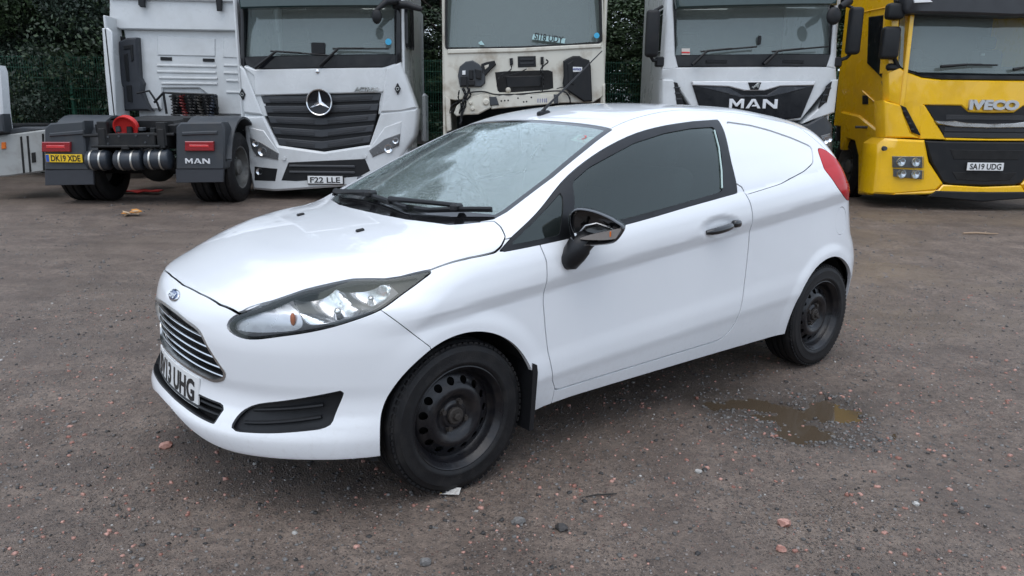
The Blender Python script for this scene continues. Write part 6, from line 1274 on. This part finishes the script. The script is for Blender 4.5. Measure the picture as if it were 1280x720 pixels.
    slab('fairing_gap', [(-1.581, 2.528), (-1.437, 2.5), (-1.556, 1.261), (-1.654, 1.249)], y0 - .02, .03, M_GAP, T, None, .004)
    # coiled air lines
    cr = B().tube([(p[0], y0 - .35, p[1]) for p in [(-0.891, 1.421), (-0.718, 1.586), (-0.561, 1.577), (0.121, 1.559), (0.182, 1.329)]], .02, 6).tube([(p[0], y0 - .35, p[1]) for p in [(-0.719, 1.576), (-0.697, 1.238)]], .02, 6).tube([(p[0], y0 - .3, p[1]) for p in [(-1.192, 1.571), (-0.978, 1.614), (-0.865, 1.421), (-0.825, 1.278)]], .018, 6).done('hose_rack', M_TBLACK, T)
    (hx0, hz0), (hx1, hz1) = [(-0.655, 1.228), (0.122, 1.574)]
    cols = [(.012, .012, .013), (.012, .012, .0131), (.16, .015, .015), (.012, .012, .0132), (.012, .012, .0133), (.05, .045, .04), (.012, .012, .0134), (.02, .03, .05)]
    for k in range(8):
        xx = hx0 + (hx1 - hx0) * (k + .5) / 8; c = cols[k]
        pts = [(xx + (.034 + .012 * math.sin(t * .31 + k)) * math.cos(t) + .03 * math.sin(t * .07 + k * 2), y0 - .30 + .05 * math.sin(t), hz1 - .02 - (hz1 - hz0) * t / 44) for t in np.linspace(0, 44, 110)]
        B().tube(pts, .011, 5).done('coiled_air_line', mat('air_line_%d' % cols.index(c), c, .45), T, 60)
    B().box(((hx0 + hx1) / 2, y0 - .18, (hz0 + hz1) / 2), (hx1 - hx0, .06, hz1 - hz0), .02).done('line_panel', M_TBLACK, T)
    for s in (-1, 1): lorry_wheel(T, s * 1.02 , 4.4, .5, s)
    hr = random.Random(9)
    for k in range(14):
        xa, xb = hr.uniform(-.5, .5), hr.uniform(-.55, .55); za = hr.uniform(.55, 1.02); yb = hr.uniform(.25, 1.6)
        B().tube(catmull([(xa, .03, za), (xa + hr.uniform(-.12, .12), .10, za - hr.uniform(.05, .22)), ((xa + xb) / 2, yb * .5, za + hr.uniform(-.15, .15)), (xb, yb, hr.uniform(.7, 1.08))], 5), hr.uniform(.007, .016), 6).done('chassis_hose', M_TBLACK, T, 60)
    for k in range(6): B().box((-.4 + .16 * k, .12, 1.02 + .02 * (k % 2)), (.07, .10, .05 + .03 * (k % 3)), .008).done('valve_block', M_TGREY if k % 2 else M_CHASSIS, T)
tractor_unit()
# --- lorry at the edge, only its tail end in view -----------------------------------------------
def edge_lorry():
    T = thing('lorry_chassis', 'grey and white lorry chassis with pale slotted side boxes beside the tractor unit', 'lorry', (-8.0, 11.0, .11), R(4), 'parked lorries')
    B().box((-2.12, .9, 2.3), (2.4, 1.9, 2.8), .10, seg=2).done('cab', M_TW, T, 40); slab('cab_corner', [(0.556, 1.903), (0.796, 1.884), (0.819, 1.801), (0.786, 1.249), (0.785, 0.99), (0.418, 0.965)], -.1, .2, M_TW, T, None, .02, .3); slab('lower_corner', [(0.452, 1.194), (0.791, 1.224), (0.794, 0.991), (0.782, 0.964), (0.415, 0.943)], -.13, .2, M_TGREY, T, None, .02)
    sb = [(0.498, 0.901), (0.769, 0.938), (1.302, 1.013), (1.234, 0.416), (0.686, 0.339), (0.414, 0.318)]; b_ = slab('side_box', sb, .0, .7, mat('pale_grey_box', (.34, .35, .34), .6, dirt=(.18, .17, .15), dirt_amt=.7, dscale=4), T, None, .02, .3)
    for pts in ([(0.924, 0.905), (0.951, 0.91), (0.927, 0.395), (0.899, 0.386)], [(1.014, 0.915), (1.041, 0.919), (1.018, 0.409), (0.99, 0.4)], [(1.232, 0.952), (1.259, 0.952), (1.21, 0.433), (1.182, 0.429)]): slab('box_slot', pts, -.01, .03, M_GAP, b_, None, .004)
    slab('hatch', [(1.054, 0.679), (1.109, 0.688), (1.099, 0.547), (1.044, 0.538)], -.012, .03, M_GAP, b_, None, .004); slab('rear_lamp', [(0.664, 0.824), (0.718, 0.829), (0.714, 0.737), (0.651, 0.727)], -.02, .05, M_ORANGE, T, None, .006)
    slab('top_deck', [(0.507, 0.966), (0.961, 1.044), (1.296, 1.039), (1.31, 1.004), (0.768, 0.929), (0.498, 0.901)], .02, .9, M_TGREY, T, None, .02)
    B().box((.5, .9, .95), (.5, 1.6, .25), .02).done('chassis', M_CHASSIS, T)
edge_lorry()
# --- small things on the ground -------------------------------------------------------------
def on_ground(x, y, dz=0.): return (x, y, float(ground_z(x, y)) + dz)
(wx, wy), = [(-0.224, 2.609)]
o = B().box((0, 0, 0), (.075, .038, .004), .0015).done('wrapper', mat('crumpled_paper', (.62, .60, .56), .6, dirt=(.25, .22, .2), dirt_amt=.8, dscale=60, bmp=1, bscale=90), None, 30, on_ground(wx, wy, .018), (R(14), R(-4), R(-10))); tag(o, 'crumpled white wrapper lying by the front tyre of the white van', 'wrapper')
B().box((-.031, -.006, .0022), (.012, .022, .002)).done('wrapper_flash', mat('yellow_print', (.75, .45, .03), .5), o)
(wx, wy), = [(-4.845, 9.591)]; bb = B()
rg = random.Random(3)
pkg = thing('burst_carton', 'torn orange and tan carton lying on the dirt before the tractor unit', 'litter', on_ground(wx, wy), 0)
for k in range(7):
    B().box((rg.uniform(-.10, .10), rg.uniform(-.06, .06), .02 + .008 * k), (rg.uniform(.06, .15), rg.uniform(.05, .1), .012), .003, Matrix.Rotation(rg.uniform(0, 3), 4, 'Z') @ Matrix.Rotation(rg.uniform(-.4, .4), 4, 'X')).done('torn_flap', mat('orange_card', (.62, .26, .05), .7) if k % 2 else mat('tan_card', (.50, .36, .22), .8), pkg)
(wx, wy), = [(5.493, 8.836)]; o = B().tube([(-.20, 0, .015), (-.05, .01, .02), (.08, -.01, .015), (.22, .015, .012)], [.010, .013, .011, .006], 6).tube([(.05, 0, .015), (.10, .05, .03)], [.007, .004], 5).done('stick', mat('pale_wood', (.34, .24, .16), .8), None, 40, on_ground(wx, wy)); tag(o, 'pale broken stick lying on the dirt before the yellow lorry', 'stick')
(wx, wy), = [(0.347, 2.621)]; o = B().tube([(-.06, -.012, .006), (-.02, 0, .008), (.03, .004, .008), (.06, .015, .006)], [.0025, .003, .003, .002], 5).done('twig', mat('dark_twig', (.02, .018, .016), .8), None, 40, on_ground(wx, wy)); tag(o, 'thin black twig on the dirt beside the white van', 'twig')
def rock(name, px, r, m, lab, cat='stone', seed=0):
    rg = random.Random(seed); bb = B(); bmesh.ops.create_icosphere(bb.bm, subdivisions=2, radius=r)
    for v in bb.bm.verts: v.co *= rg.uniform(.75, 1.1); v.co.z *= .55
    o = bb.done(name, m, None, 20, on_ground(px[0], px[1], r * .25), (0, 0, rg.uniform(0, 6))); tag(o, lab, cat)
RK = [('white_stone', [(0.761, 2.821)][0], .017, M_PALE, 'white pebble between the puddle and the van'), ('white_stone', [(1.515, 2.579)][0], .015, M_PALE, 'white pebble lying well to the right of the puddle'), ('brick_lump', [(0.972, 2.432)][0], .026, M_BRICK, 'pink brick lump in front of the puddle'), ('brick_lump', [(0.906, 2.273)][0], .020, M_BRICK, 'brown brick lump in front of the pink one'), ('brick_lump', [(-1.477, 3.017)][0], .030, M_BRICK, 'large red brick lump beside the van bumper'), ('grey_stone', [(0.031, 2.419)][0], .026, M_GREY_STONE, 'rounded grey stone beside the dark stone near the twig'), ('grey_stone', [(-0.267, 2.16)][0], .022, M_GREY_STONE, 'smooth bluish grey stone lying alone in front of the wrapper'), ('grey_stone', [(0.181, 2.379)][0], .026, M_DARKST, 'dark stone between the twig and the rounded grey stone')]
for k, (nm, px, r, m, lab) in enumerate(RK): rock(nm, px, r, m, lab, 'brick lump' if 'brick' in nm else 'stone', k)
(wx, wy), = [(-6.056, 12.064)]
bb = B(); n = 9
vs = [[bb.bm.verts.new((-.45 + .9 * i / n, -.12 + .24 * j / 4, .02 + .05 * float(vnoise(np.array(i * 1.3), np.array(j * 1.7), 3)))) for j in range(5)] for i in range(n + 1)]
for i in range(n):
    for j in range(4): bb.bm.faces.new((vs[i][j], vs[i + 1][j], vs[i + 1][j + 1], vs[i][j + 1]))
o = bb.done('red_cloth', mat('red_cloth', (.42, .03, .025), .8), None, 60, (wx, wy, .11)); so_ = o.modifiers.new('t', 'SOLIDIFY'); so_.thickness = .012; tag(o, 'crumpled red cloth on the ground under the tractor unit', 'cloth')
